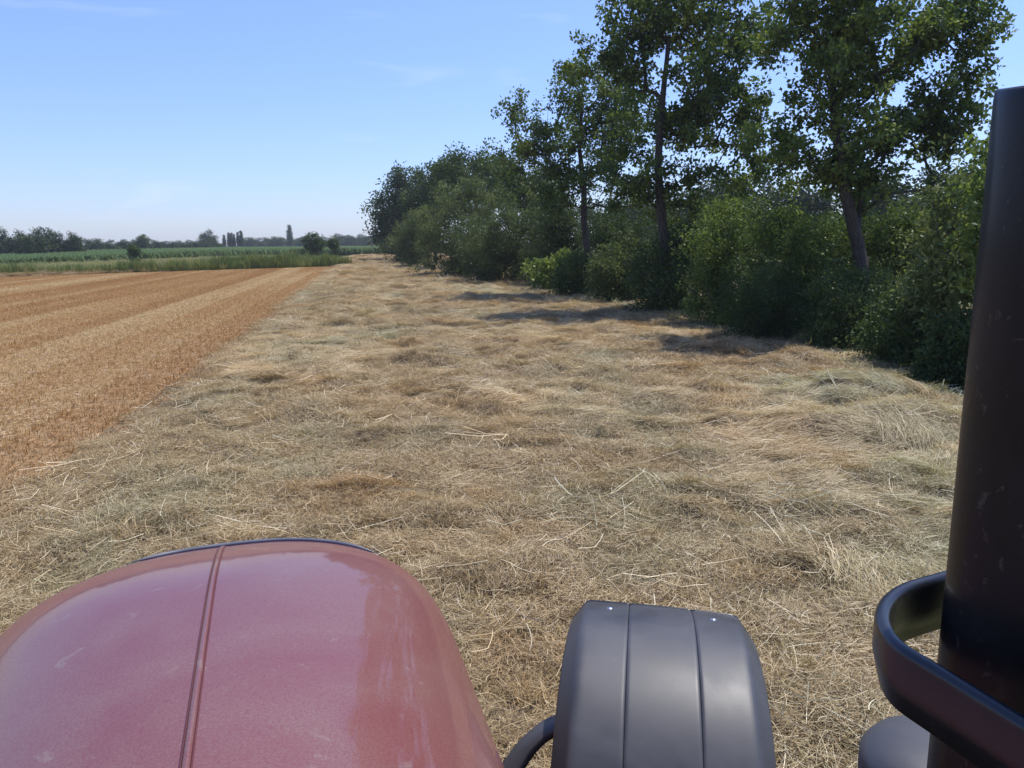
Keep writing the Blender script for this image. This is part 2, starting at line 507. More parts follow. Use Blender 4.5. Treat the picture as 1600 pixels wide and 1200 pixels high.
K_MAT, K_COMB, K_STALK, K_UP, K_FORK = list(range(0, 7)), list(range(7, 11)), list(range(11, 15)), [15, 16], [17, 18]

# bed mesh
us = np.concatenate([np.linspace(-9, 16, 170), 16 + np.cumsum(np.linspace(0.16, 1.2, 190))])
vs = np.concatenate([np.linspace(-0.5, 14.5, 101), np.linspace(15, 26, 14)])
UU, VV = np.meshgrid(us, vs, indexing='ij')
BX, BY = xy(UU, VV)
BZ = hay_h(BX, BY)
BZ = np.where(VV < -0.4, -0.03, BZ)
bedV = np.stack([BX, BY, BZ], -1).reshape(-1, 3)
bedF = grid_faces(len(us), len(vs))[:, ::-1]
U_END = us[-1]

def cand(u0, u1, v0, v1, dens):
    n = int((u1 - u0) * (v1 - v0) * dens)
    return rng.uniform(u0, u1, n), rng.uniform(v0, v1, n)
def visible(x, y, slack=1.2, near=1.3):
    return (y > near) & (np.abs(x) < y * 0.70 + slack)
pu, pv, lv = [], [], []
for (a, b, d, s) in [(-9, 2, 26, 0.85), (2, 12, 22, 0.95), (12, 26, 17, 1.05), (26, 50, 11, 1.3), (50, 90, 6, 1.8), (90, U_END, 3, 2.4)]:
    u, v = cand(a, b, -1.6, 17, d)
    pu.append(u); pv.append(v); lv.append(np.full(len(u), s))
pu = np.concatenate(pu); pv = np.concatenate(pv); lv = np.concatenate(lv)
edge_v = 0.25 + 0.5 * (fbm(pu * 0.35, pu * 0 + 3, 21, 3) - 0.5) * 2
keep = pv > edge_v - 0.7 * rng.random(len(pu)) ** 2
X, Y = xy(pu, pv)
keep &= visible(X, Y, 1.5, 1.0)
pu, pv, lv, X, Y = pu[keep], pv[keep], lv[keep], X[keep], Y[keep]
n = len(pu)
flow = ANG_U + 1.1 * (fbm(pu * 0.22, pv * 0.3, 31, 3) - 0.5) * 4 + np.pi / 2 * (vnoise(pu * 0.1, pv * 0.15, 8) > 0.55)
combf = fbm(pu * 0.35, pv * 0.5, 44, 3)
isc = rng.random(n) < np.clip((combf - 0.52) * 4, 0.03, 0.5)
pick = np.where(isc, rng.choice(K_COMB, n), rng.choice(K_MAT, n))
mat_spin = rng.uniform(0, 6.28, n)
r_ = rng.random(n)
pick = np.where((r_ < 0.20), rng.choice(K_STALK, n), pick)
pick = np.where((r_ > 0.965), rng.choice(K_UP, n), pick)
pick = np.where((r_ > 0.21) & (r_ < 0.216), rng.choice(K_FORK, n), pick)
rz = np.where(np.isin(pick, K_STALK + K_UP + K_FORK), rng.uniform(0, 6.28, n), np.where(isc, flow + rng.normal(0, 0.45, n) + np.pi * (rng.random(n) < .5), mat_spin))
e = 0.12
hx = (hay_h(X + e, Y) - hay_h(X - e, Y)) / (2 * e); hy = (hay_h(X, Y + e) - hay_h(X, Y - e)) / (2 * e)
Z = hay_h(X, Y) + np.where(np.isin(pick, K_MAT + K_COMB), rng.uniform(-0.01, 0.015, n), 0.01)
# tilt with the slope (rotation order XYZ: local tilt first, spin first)
gx = hx * np.cos(rz) + hy * np.sin(rz); gy = -hx * np.sin(rz) + hy * np.cos(rz)
ROT = np.zeros((n, 3))
for i in range(n):
    nrm = Vector((-hx[i], -hy[i], 1.0)).normalized()
    q = Vector((0, 0, 1)).rotation_difference(nrm)
    ROT[i] = (q.to_matrix() @ Matrix.Rotation(rz[i], 3, 'Z')).to_euler()
tint = 0.20 + 0.70 * fbm(X * 0.55, Y * 0.4, 61, 4) + 0.25 * (fbm(X * 2.0, Y * 2.0, 66, 2) - 0.5)
tint = tint + 0.30 * np.clip((X - 3.0) / 4, 0, 1) * np.clip((17 - Y) / 5, 0, 1)       # greener new hay near the hedge on the right
tint = tint - 0.18 * np.exp(-(((X - 5.0) / 2.2) ** 2 + ((Y - 19) / 4.0) ** 2))        # tan, older hay
tint = tint - 0.12 * np.clip((Y - 28) / 40, 0, 1) + rng.normal(0, 0.06, n)
tint = np.clip(tint, 0, 1)
hol = fbm(X * 1.1, Y * .9, 77, 3)
tint = np.where((hol < .36) & (rng.random(n) < .6), tint * .55, tint)  # dark shaded crevices of the hay, put into the tint by noise
scl = np.stack([lv, lv, np.clip(lv, 0.9, 1.7)], -1) * rng.uniform(0.8, 1.15, n)[:, None]
# the pale ridge of hay left along the far end of the stubble
k = 900
st = rng.uniform(0, 1, k); dd = rng.normal(-0.3, 0.45, k)
rx = E0[0] - 6 + 0 * st + ED[0] * st * np.linalg.norm(E1 - E0) * 1.08 + EN[0] * dd
ry = E0[1] - 0 * st + ED[1] * st * np.linalg.norm(E1 - E0) * 1.08 + EN[1] * dd
rx = rx + 6 * (1 - st)
rzv = 0.12 * fbm(st * 60, st * 0, 71, 2)
pts = np.concatenate([np.stack([X, Y, Z], -1), np.stack([rx, ry, rzv], -1)])
rot = np.concatenate([ROT, np.stack([rng.normal(0, .2, k), rng.normal(0, .2, k), rng.uniform(0, 6.28, k)], -1)])
scl = np.concatenate([scl, np.stack([np.full(k, 1.9), np.full(k, 1.9), np.full(k, 2.4)], -1)])
pick = np.concatenate([pick, rng.choice(K_MAT, k)])
tint = np.concatenate([tint, np.full(k, 0.50)])
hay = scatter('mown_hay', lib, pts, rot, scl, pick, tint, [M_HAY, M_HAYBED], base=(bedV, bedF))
tag(hay, 'pale dry mown hay spread over the meadow strip between stubble and hedge', 'hay', kind='stuff')

# ------------------------------------------------------------------ stubble
def stub_tile():
    Vs, Fs, Ts = [], [], []; off = 0
    rows = 8
    n = 36 * rows
    ry = (np.repeat(np.arange(rows), 36) + 0.5) / rows - 0.5 + rng.normal(0, 0.012, n)
    rx = rng.uniform(-0.5, 0.5, n)
    h = rng.uniform(0.03, 0.095, n); w = rng.uniform(0.004, 0.008, n)
    a = rng.uniform(0, np.pi, n); lx = rng.normal(0, 0.025, n); ly = rng.normal(0, 0.025, n)
    dx = np.cos(a) * w / 2; dy = np.sin(a) * w / 2
    V = np.stack([np.stack([rx - dx, ry - dy, 0 * h], -1), np.stack([rx + dx, ry + dy, 0 * h], -1),
                  np.stack([rx + lx + dx, ry + ly + dy, h], -1), np.stack([rx + lx - dx, ry + ly - dy, h], -1)], 1).reshape(-1, 3)
    Fc = np.arange(n * 4).reshape(-1, 4)
    T = np.repeat(np.clip(rng.normal(0.45, 0.2, n), 0, 1), 4)
    T[0::4] *= 0.6; T[1::4] *= 0.6
    m_ = 330
    V2, F2, T2 = ribbons(rng, m_, rng.uniform(-.5, .5, m_), rng.uniform(-.5, .5, m_), rng.uniform(0.01, 0.06, m_), rng.uniform(0, 6.28, m_), rng.uniform(0.05, 0.2, m_), rng.uniform(0.003, 0.007, m_),
                         np.clip(rng.normal(0.6, 0.22, m_), 0, 1), rng.normal(0, .015, m_), rng.normal(0, .02, m_), rng.normal(0, .02, m_), rng.normal(0, .5, m_), seg=2)
    return np.concatenate([V, V2]), np.concatenate([Fc, F2 + len(V)]), np.concatenate([T, T2])
slib = [stub_tile() for _ in range(5)]
ug, vg = np.meshgrid(np.arange(-8, 100, 1.0), np.arange(-62, 2, 1.0), indexing='ij')
ug = ug.ravel() + rng.uniform(-.15, .15, ug.size); vg = vg.ravel() + rng.uniform(-.04, .04, vg.size)
X, Y = xy(ug, vg)
s_, d_ = est(X, Y)
e_ = 0.55 + 0.5 * (fbm(ug * 0.35, ug * 0 + 3, 21, 3) - 0.5) * 2
keep = visible(X, Y, 1.5) & (d_ < 0) & (vg < e_ - 0.45 + 1.0 * rng.random(len(vg)))
ug, vg, X, Y = ug[keep], vg[keep], X[keep], Y[keep]
n = len(X)
band = fbm(vg * 1.15, ug * 0.02, 81, 3)
st_t = 0.5 + 2.1 * (band - 0.5) + 0.35 * (fbm(ug * .4, vg * .4, 85, 3) - 0.5)
st_t = np.where(vg > -1.4, st_t * 0.55, st_t) + rng.normal(0, 0.03, n)
stub = scatter('stubble', slib, np.stack([X, Y, np.full(n, -0.005)], -1),
               np.stack([np.zeros(n), np.zeros(n), np.full(n, ANG_U) + np.pi * (rng.random(n) < .5)], -1),
               np.stack([np.full(n, 1.04), np.full(n, 1.04), 0.85 + 0.4 * fbm(ug * .5, vg * .5, 4, 2)], -1),
               rng.integers(0, 5, n), np.clip(st_t, 0, 1), [M_STUB])
tag(stub, 'orange brown cereal stubble in rows on the harvested field at left', 'stubble', kind='stuff')

# ------------------------------------------------------------------ weedy grass strip
def tuft(n, h0, h1, spread, seedheads=0.2, lean=0.25, wide=0.02):
    a = rng.uniform(0, 2 * np.pi, n); r = spread * np.sqrt(rng.random(n))
    bx = r * np.cos(a); by = r * np.sin(a); h = rng.uniform(h0, h1, n)
    da = rng.uniform(0, 2 * np.pi, n); ln = np.abs(rng.normal(0, lean, n)) * h
    wa = rng.uniform(0, np.pi, n); w = rng.uniform(0.5, 1.2, n) * wide
    tv = np.array([0, .5, 1.0]); bend = tv ** 2
    px = bx[:, None] + np.cos(da)[:, None] * ln[:, None] * bend; py = by[:, None] + np.sin(da)[:, None] * ln[:, None] * bend
    pz = h[:, None] * tv[None, :]
    ww = (w[:, None] * np.array([0.6, 1.0, 0.25])[None, :])
    dx = np.cos(wa)[:, None] * ww / 2; dy = np.sin(wa)[:, None] * ww / 2
    V = np.stack([np.stack([px - dx, py - dy, pz], -1), np.stack([px + dx, py + dy, pz], -1)], 2).reshape(-1, 3)
    q = (np.arange(n) * 6)[:, None] + np.array([0, 2])[None, :]
    Fc = np.stack([q, q + 1, q + 3, q + 2], -1).reshape(-1, 4)
    T = np.clip(rng.normal(0.4, 0.18, n), 0, 0.85); hd = rng.random(n) < seedheads
    T6 = np.repeat(T, 6).reshape(n, 3, 2); T6[:, 0] *= 0.7; T6[hd, 2] = 1.0; T6[hd, 1] = 0.85
    return V, Fc, T6.ravel()
wlib = [tuft(46, .4, .85, .35, 0.3) for _ in range(4)] + [tuft(60, .5, 1.1, .4, 0.05, wide=.04) for _ in range(3)]
LEN = float(np.linalg.norm(E1 - E0))
def field_pts(sa, sb, fa, fb, dens):
    """random points between two depth functions along the strip line"""
    k = int((sb - sa) * 60 * dens)
    s = rng.uniform(sa, sb, k); t = rng.random(k)
    d = fa(s) + t * (fb(s) - fa(s)); w = (fb(s) - fa(s)) / 60
    kp = rng.random(k) < w
    s, d = s[kp], d[kp]
    return E0[0] + s * ED[0] + d * EN[0], E0[1] + s * ED[1] + d * EN[1], s, d
# depth of the strip grows to the right
fA = lambda s: 0.0 * s
fB = lambda s: 28 + 22 * np.clip(s / LEN, -1, 1.6)
X, Y, s_, d_ = field_pts(-25, LEN + 0.5, fA, fB, 3.2)
Xf, Yf, sf, df = field_pts(-25, LEN + 0.5, fA, lambda s: 1.8 + 0 * s, 7.0)
Xr, Yr, sr, dr = field_pts(LEN - 16, LEN + 0.6, fA, lambda s: 4.5 + 0 * s, 8.0)
Xe, Ye, se, de = field_pts(LEN, LEN + 14, lambda s: 24 + 0 * s, lambda s: 60 + 0 * s, 3.0)
kp = visible(X, Y, 6); X, Y, s_, d_ = X[kp], Y[kp], s_[kp], d_[kp]
kp = visible(Xf, Yf, 6); Xf, Yf, sf = Xf[kp], Yf[kp], sf[kp]
ns = [len(X), len(Xf), len(Xr), len(Xe)]; n = sum(ns)
AX = np.concatenate([X, Xf, Xr, Xe]); AY = np.concatenate([Y, Yf, Yr, Ye])
pk = np.concatenate([rng.integers(0, 4, ns[0]), rng.integers(0, 7, ns[1]), rng.integers(4, 7, ns[2]), rng.integers(0, 4, ns[3])])
tn = np.concatenate([0.75 + 0.9 * (fbm(X * .12, Y * .12, 91, 3) - .5), 0.1 + 0.9 * fbm(Xf * .3, Yf * .3, 93, 3), 0.05 + 0.7 * fbm(Xr * .6, Yr * .6, 98, 3), np.full(ns[3], 0.8)]) + rng.normal(0, .06, n)
hs = np.concatenate([rng.uniform(.6, 1.1, ns[0]), 0.45 + 1.1 * fbm(Xf * .45, Yf * .45, 95, 3), .35 + 1.9 * fbm(Xr * .55, Yr * .55, 97, 3) * rng.uniform(.7, 1.1, ns[2]), rng.uniform(.6, 1.0, ns[3])])
wd = scatter('weedy_grass', wlib, np.stack([AX, AY, np.full(n, -.02)], -1), np.stack([np.zeros(n), np.zeros(n), rng.uniform(0, 6.28, n)], -1),
             np.stack([1.25 + 0 * hs, 1.25 + 0 * hs, hs], -1), pk, np.clip(tn, 0, 1), [M_WEED])
tag(wd, 'tall green and straw coloured grass and weeds in the strip beyond the stubble', 'grass', kind='stuff')

# ------------------------------------------------------------------ maize
def maize_row():
    Vs, Fs, Ts = [], [], []; off = 0
    for k in range(7):
        x0 = (k - 3) * 0.3 + rng.normal(0, .03); y0 = rng.normal(0, .04); H = rng.uniform(1.35, 1.75)
        V = [(x0 - .015, y0, 0), (x0 + .015, y0, 0), (x0 + .01, y0, H), (x0 - .01, y0, H)]; Fc = [(0, 1, 2, 3)]; T = [.4, .4, 1, 1]
        for j in range(7):
            z0 = H * (.25 + .1 * j); a = rng.uniform(0, 6.28); l = rng.uniform(.45, .75); c, s = math.cos(a), math.sin(a); w = .045
            b = len(V)
            for q, (r, dz, ww) in enumerate([(0, 0, .5), (.5, .28, 1), (1, .02, .2)]):
                V += [(x0 + c * l * r * .8 - s * w * ww, y0 + s * l * r * .8 + c * w * ww, z0 + dz), (x0 + c * l * r * .8 + s * w * ww, y0 + s * l * r * .8 - c * w * ww, z0 + dz)]
            Fc += [(b, b + 1, b + 3, b + 2), (b + 2, b + 3, b + 5, b + 4)]; t_ = rng.uniform(.1, .8); T += [t_] * 6
        Vs.append(np.array(V)); Fs.append(np.array(Fc) + off); Ts.append(np.array(T)); off += len(V)
    return np.concatenate(Vs), np.concatenate(Fs), np.concatenate(Ts)
mlib = [maize_row() for _ in range(4)]
fC = lambda s: fB(s) + 1.5
fD = lambda s: np.interp(s / LEN, [-.5, 0, .6, 1.05, 2.5], [75, 85, 160, 380, 420])
mx, my = [], []
for (fa, fb, dn) in [(fC, lambda s: fC(s) + 9, 2.6), (lambda s: fC(s) + 9, lambda s: np.minimum(fC(s) + 60, fD(s)), .9), (lambda s: np.minimum(fC(s) + 60, fD(s)), fD, .30)]:
    x_, y_, a_, b_ = field_pts(-40, LEN + 60, fa, fb, dn)
    kp = visible(x_, y_, 10) & (x_ < -0.03 * y_); mx.append(x_[kp]); my.append(y_[kp])
mx = np.concatenate(mx); my = np.concatenate(my); n = len(mx)
mz = scatter('maize', mlib, np.stack([mx, my, np.full(n, -.02)], -1), np.stack([np.zeros(n), np.zeros(n), math.atan2(ED[1], ED[0]) + rng.normal(0, .1, n)], -1),
             np.stack([1.3 + 0 * mx, 1.5 + 0 * mx, rng.uniform(.92, 1.08, n) * np.interp(((mx - E0[0]) * ED[0] + (my - E0[1]) * ED[1]) / LEN, [0, .9], [.70, 1.0])], -1), rng.integers(0, 4, n), rng.random(n), [M_MAIZE])
tag(mz, 'dark green maize crop standing in the field beyond the weedy strip', 'maize', kind='stuff')

# ------------------------------------------------------------------ trees and shrubs
def leaf_cloud(rg, C, sig, per, L0, W0, tone_c, droop=0.0, up=0.3, flat=0.75):
    """folded diamond leaves round the cluster centres C"""
    n = len(C) * per
    c = np.repeat(C, per, 0)
    d = rg.normal(0, 1, (n, 3)); d /= np.linalg.norm(d, axis=1)[:, None] + 1e-9
    rad = (rg.random(n) ** 0.55)[:, None] * sig[np.repeat(np.arange(len(C)), per)][:, None] * 1.7
    p = c + d * rad * np.array([1, 1, flat])
    ax = rg.normal(0, 1, (n, 3)) + d * 0.6; ax[:, 2] -= droop; ax /= np.linalg.norm(ax, axis=1)[:, None]
    nr = rg.normal(0, 1, (n, 3)); nr[:, 2] += up * 2
    sd = np.cross(ax, nr); sd /= np.linalg.norm(sd, axis=1)[:, None] + 1e-9
    nr = np.cross(sd, ax)
    ln = (L0 * rg.uniform(.7, 1.25, n))[:, None]; wd_ = (W0 * rg.uniform(.75, 1.25, n))[:, None]
    a = p; b = p + ax * ln * .55 + sd * wd_ * .5 + nr * wd_ * .15; t = p + ax * ln; e = p + ax * ln * .55 - sd * wd_ * .5 + nr * wd_ * .15
    V = np.stack([a, b, t, e], 1).reshape(-1, 3)
    i = np.arange(n)[:, None] * 4
    Fc = np.concatenate([i + [0, 1, 2], i + [0, 2, 3]], 1).reshape(-1, 3)
    tone = np.clip(np.repeat(tone_c, per) + rg.normal(0, .13, n), 0, 1)
    return V, Fc, np.repeat(tone, 4)

def skeleton(rg, path, targets, r_tip, r_base, step=0.45, expo=0.5, min_r=None):
    """branches that lead from the trunk path to every target; returns tube mesh"""
    P = [np.array(p, float) for p in path]; par = [-1] + list(range(len(P) - 1))
    order = np.argsort(np.linalg.norm(targets - P[-1] * [1, 1, .6], axis=1) * 0 + np.min([np.linalg.norm(targets - q, axis=1) for q in P], axis=0))
    ends = []
    cap = len(P) + len(targets) * 14
    A = np.zeros((cap, 3)); A[:len(P)] = P; cnt = len(P)
    start = max(1, int(len(P) * 0.3))
    for k in order:
        tg = targets[k]
        dv = tg - A[start:cnt]; ds = np.linalg.norm(dv, axis=1)
        pen = ds * (1.25 - 0.45 * dv[:, 2] / (ds + 1e-6))
        j = int(np.argmin(pen)) + start
        p = A[j]; ns_ = int(np.clip(np.ceil(np.linalg.norm(tg - p) / step), 1, 12)); last = j
        bend = rg.normal(0, .06, 3) * np.linalg.norm(tg - p)
        for q in range(1, ns_ + 1):
            f = q / ns_
            pt = p + (tg - p) * f + bend * math.sin(math.pi * f) + (np.array([0, 0, -.05]) * math.sin(math.pi * f))
            A[cnt] = pt; par.append(last); last = cnt; cnt += 1
        ends.append(last)
    A = A[:cnt]; par = np.array(par)
    load = np.zeros(cnt)
    for e_ in ends: load[e_] += 1
    for i in range(cnt - 1, 0, -1): load[par[i]] += load[i]
    rad = r_tip * np.maximum(load, 1) ** expo
    rad = rad * (1 if rad[0] <= 0 else 1)
    nb = len(path)
    rb = np.linspace(r_base, max(r_base * .32, r_tip), nb)
    rad[:nb] = np.maximum(rb, 0)
    rad = np.minimum(rad, r_base)
    if min_r:
        kp = np.array([i for i in range(1, cnt) if rad[i] > min_r])
    else:
        kp = np.arange(1, cnt)
    a = A[par[kp]]; b = A[kp]; ra = np.minimum(rad[par[kp]], rad[kp] * 1.35); ra[kp < nb] = rad[par[kp[kp < nb]]]; rbb = rad[kp]
    ax = b - a; ax /= np.linalg.norm(ax, axis=1)[:, None] + 1e-9
    h = np.where(np.abs(ax[:, 2:3]) < .9, np.array([[0, 0, 1.]]), np.array([[1., 0, 0]]))
    s = np.cross(ax, h); s /= np.linalg.norm(s, axis=1)[:, None]; t = np.cross(ax, s)
    K = 6
    an = np.arange(K) * 2 * np.pi / K
    ring = s[:, None, :] * np.cos(an)[None, :, None] + t[:, None, :] * np.sin(an)[None, :, None]
    b2 = b + ax * rbb[:, None] * .5
    V = np.concatenate([a[:, None] + ring * ra[:, None, None], b2[:, None] + ring * rbb[:, None, None]], 1).reshape(-1, 3)
    o = (np.arange(len(kp)) * 2 * K)[:, None]; q = np.arange(K)[None, :]; q2 = (q + 1) % K
    Fc = np.stack([o + q, o + q2, o + K + q2, o + K + q], -1).reshape(-1, 4)
    return V, Fc

def crown_points(rg, n, lobes, shell=0.45, gaps=0.0, seed=0):
    """cluster centres inside a union of ellipsoids (cx,cy,cz,rx,ry,rz)"""
    lobes = np.array(lobes, float); vol = lobes[:, 3] * lobes[:, 4] * lobes[:, 5]; pr = vol / vol.sum()
    out = []
    while len(out) < n:
        l = lobes[rg.choice(len(lobes), p=pr)]
        d = rg.normal(0, 1, 3); d /= np.linalg.norm(d)
        wob = .82 + .36 * vnoise(np.array([d[0] * 2.3 + seed]), np.array([d[2] * 2.3 + d[1] * 1.7]), seed)[0]
        r = rg.random() ** shell * wob
        p = l[:3] + d * l[3:] * r
        if gaps and vnoise(np.array([p[0] * 1.3 + seed * 3.1]), np.array([p[2] * 1.3 + p[1] * .5]), seed + 5)[0] < gaps: continue
        if out:
            dd = np.linalg.norm(np.array(out[-60:]) - p, axis=1).min()
            if dd < .28 * l[5] / 3 and rg.random() < .8: continue
        out.append(p)
    out = np.array(out)
    D = np.linalg.norm(out[:, None] - out[None], axis=2)
    lim = .42 * float(np.mean(lobes[:, 5]))
    return out[(D < lim).sum(1) > 3]

def plant(name, label, cat, Y, px, lobes_px, base_z=0.0, trunk=None, n=200, per=60, sig=.3, leaf=(.1, .06), mt=None, seed=1, r_base=.2, r_tip=.006,
          part=('trunk', 'crown'), group=None, gaps=0.0, depth=1.0, shell=.45, droop=0.0, tone=0.5, tspread=.25, flat=.75, min_r=None, expo=.5, step=.45):
    """lobes_px: crown lobes (px, py, half width px, half height px, depth offset m) at the distance Y"""
    rg = np.random.default_rng(seed)
    bx, _ = XZ(px, 380, Y)
    root = empty(name, (bx, Y, base_z))
    lobes = []
    for (lx, ly, hw, hh, dz) in lobes_px:
        x, z = XZ(lx, ly, Y); sc = Y / F_PX * 1.0
        lobes.append((x - bx, dz, z - base_z, hw * sc, hw * sc * depth, hh * sc))
    C = crown_points(rg, n, lobes, shell, gaps, seed)
    n = len(C)
    if part[0] == 'stems':            # loose shoots that break the outline
        ctr = C.mean(0); out_ = rg.random(n) < .28
        C[out_] = ctr + (C[out_] - ctr) * rg.uniform(1.02, 1.28, out_.sum())[:, None] * np.array([1, 1, 1.05])
        C += rg.normal(0, .10, C.shape)
    C[:, 2] = np.where(C[:, 2] < .15, .15 + rg.random(len(C)) * .8, C[:, 2])
    if part[0] == 'stems':
        low = rg.random(len(C)) < .16
        C[low, 2] *= rg.uniform(.1, .5, low.sum())
        C[low, 2] = np.maximum(C[low, 2], .12)
    if trunk is None:
        top = max(l[2] for l in lobes); path = [(0, 0, -.1), (0.02, 0, top * .3), (.05, .03, top * .6), (0, 0, top)]
    else:
        path = []
        for (tx, ty) in trunk:
            x, z = XZ(tx, ty, Y); path.append((x - bx, 0.0, z - base_z))
        path[0] = (path[0][0], 0, -.1)
        # finer path
        q = []
        for a, b in zip(path[:-1], path[1:]):
            a = np.array(a); b = np.array(b)
            k = max(1, int(np.linalg.norm(b - a) / .6))
            for i in range(k): q.append(a + (b - a) * i / k + rg.normal(0, .02, 3))
        q.append(np.array(path[-1])); path = q
    V, Fc = skeleton(rg, path, C, r_tip, r_base, min_r=min_r, expo=expo, step=step)
    obj(part[0], mesh_np(name + '_' + part[0], V, [Fc], [M_BARK], smooth=True), root)
    tc = np.clip(tone + tspread * (rg.normal(0, .6, n)) + .5 * (vnoise(C[:, 0] * .9 + seed, C[:, 2] * .9 + C[:, 1] * .5, seed) - .5), 0, 1)
    V, Fc, T = leaf_cloud(rg, C, np.full(len(C), sig) * rg.uniform(.5, 1.35, len(C)), per, leaf[0], leaf[1], tc, droop=droop, flat=flat)
    V[:, 2] = np.where(V[:, 2] < .02, .02 + rg.random(len(V)) * .1, V[:, 2])
    obj(part[1], mesh_np(name + '_' + part[1], V, [Fc], [mt], tone=T), root)
    return tag(root, label, cat, group)

OAKS = 'oaks standing in the hedgerow'
plant('oak_tree', 'left oak of the hedgerow, slim forking trunk and open crown over the bushes', 'tree', 37, 925,
      [(905, 200, 100, 85, 0), (830, 235, 68, 75, .3), (880, 130, 60, 55, -.3), (965, 150, 65, 75, .4), (955, 290, 75, 60, 0), (805, 165, 34, 32, 0), (860, 300, 75, 48, .6), (1000, 240, 55, 70, .3)],
      trunk=[(925, 440), (918, 395), (912, 345), (914, 300), (905, 230), (910, 150)], n=600, per=42, sig=.24, leaf=(.15, .10), mt=M_OAK, seed=11, r_base=.22, r_tip=.0075, group=OAKS, gaps=.40, shell=.5, tone=.45, step=.6, expo=.5)
plant('oak_tree', 'middle oak of the hedgerow with a dense tall crown cut by the top edge', 'tree', 28.5, 1040,
      [(1045, 60, 150, 125, 0), (1050, 190, 155, 95, 0), (960, 90, 75, 75, .3), (1140, 150, 80, 100, .4), (1000, 290, 95, 60, .2), (1130, 290, 80, 55, -.3), (1050, -30, 120, 70, 0), (1090, 340, 70, 35, .3), (1185, 240, 62, 70, .2), (1170, 60, 50, 70, 0)],
      trunk=[(1042, 470), (1040, 400), (1034, 330), (1028, 260), (1035, 160), (1045, 60)], n=880, per=42, sig=.23, leaf=(.155, .11), mt=M_OAK, seed=22, r_base=.23, r_tip=.0065, group=OAKS, gaps=.40, shell=.55, tone=.5, step=.6)
plant('oak_tree', 'right oak of the hedgerow, bare leaning trunk and wide crown near the exhaust', 'tree', 21, 1342,
      [(1330, 70, 150, 110, 0), (1450, 60, 105, 75, .3), (1250, 60, 85, 95, -.3), (1390, 205, 130, 85, 0), (1235, 220, 80, 70, .3), (1460, 190, 80, 90, .3), (1500, 60, 62, 45, 0), (1310, 275, 110, 40, .3), (1350, -50, 140, 70, 0), (1490, 250, 75, 75, .3), (1410, 300, 90, 40, 0), (1510, 130, 50, 70, 0), (1215, 130, 55, 80, .2), (1500, 30, 70, 45, 0)],
      trunk=[(1350, 500), (1345, 410), (1336, 360), (1318, 290), (1308, 210), (1300, 130), (1310, 40), (1320, -40)], n=1120, per=36, sig=.175, leaf=(.13, .092), mt=M_OAK, seed=33, r_base=.205, r_tip=.0055, group=OAKS, gaps=.40, shell=.55, tone=.5, step=.5)
plant('oak_tree', 'small oak half hidden behind the top of the exhaust pipe', 'tree', 24, 1560,
      [(1560, 280, 62, 80, 0), (1620, 240, 70, 90, 0)], n=170, per=60, sig=.3, leaf=(.12, .08), mt=M_OAK, seed=34, r_base=.16, group=OAKS, gaps=.2, tone=.4)

HR = 'dense trees at the far end of the hedgerow'
plant('alder_tree', 'dark rounded tree at the far left end of the hedgerow', 'tree', 108, 625,
      [(622, 318, 48, 50, 0), (645, 290, 40, 30, 0), (600, 345, 30, 40, 0), (640, 340, 40, 45, 0), (615, 375, 34, 22, 0)], n=300, per=60, sig=.75, leaf=(.34, .24), mt=M_ALDER, seed=41, r_base=.3, group=HR, tone=.35, shell=.4, min_r=.03, step=1.2)
plant('alder_tree', 'dark tree between the last tree and the tall rounded one of the hedgerow', 'tree', 92, 680,
      [(680, 300, 42, 40, 0), (665, 345, 45, 45, 0), (700, 270, 34, 30, 0)], n=260, per=60, sig=.65, leaf=(.30, .21), mt=M_ALDER, seed=42, r_base=.3, group=HR, tone=.45, shell=.4, min_r=.03, step=1.2)
plant('alder_tree', 'tall rounded tree crowning the bushy left half of the hedgerow', 'tree', 74, 745,
      [(745, 270, 62, 42, 0), (770, 310, 70, 60, 0), (700, 320, 40, 45, 0), (720, 265, 35, 30, 0)], n=330, per=60, sig=.55, leaf=(.25, .17), mt=M_ALDER, seed=43, r_base=.3, group=HR, tone=.55, shell=.4, min_r=.03, step=1.0)
plant('alder_tree', 'leafy tree filling the gap behind the left oak', 'tree', 64, 830,
      [(825, 290, 60, 45, 0), (850, 330, 55, 50, 0), (790, 280, 40, 35, 0)], n=280, per=60, sig=.5, leaf=(.22, .15), mt=M_ALDER, seed=44, r_base=.25, group=HR, tone=.45, shell=.4, min_r=.03, step=1.0)

WB = 'willow bushes of the hedgerow'
def bush(label, px, Y, lobes, seed, n=200, per=60, leaf=(.105, .062), sig=.3, mt=M_WILLOW, group=WB, name='willow_bush', tone=.5, **k):
    return plant(name, label, 'bush', Y, px, lobes, n=n, per=per, sig=sig, leaf=leaf, mt=mt, seed=seed, r_base=k.pop('r_base', .06), r_tip=.004,
                 part=('stems', 'foliage'), group=group, tone=tone, shell=k.pop('shell', .38), min_r=k.pop('min_r', .008), step=.7, **k)
bush('low rounded willow bush at the foot of the far dark tree', 618, 96, [(618, 385, 22, 18, 0), (640, 378, 20, 22, 0)], 51, n=150, leaf=(0.224, 0.150), sig=.5, per=37)
bush('pale green willow bush left of the tallest willow bush', 655, 80, [(655, 365, 34, 38, 0), (640, 380, 24, 24, 0)], 52, n=220, leaf=(0.196, 0.120), sig=.42, per=49, tone=.6)
bush('tallest willow bush, broad pale green dome in the bushy left half of the hedgerow', 715, 60, [(712, 350, 56, 62, 0), (740, 310, 40, 38, .4), (690, 385, 42, 35, 0), (745, 395, 50, 28, 0)], 53, n=460, leaf=(0.161, 0.090), sig=.36, per=62, tone=.65)
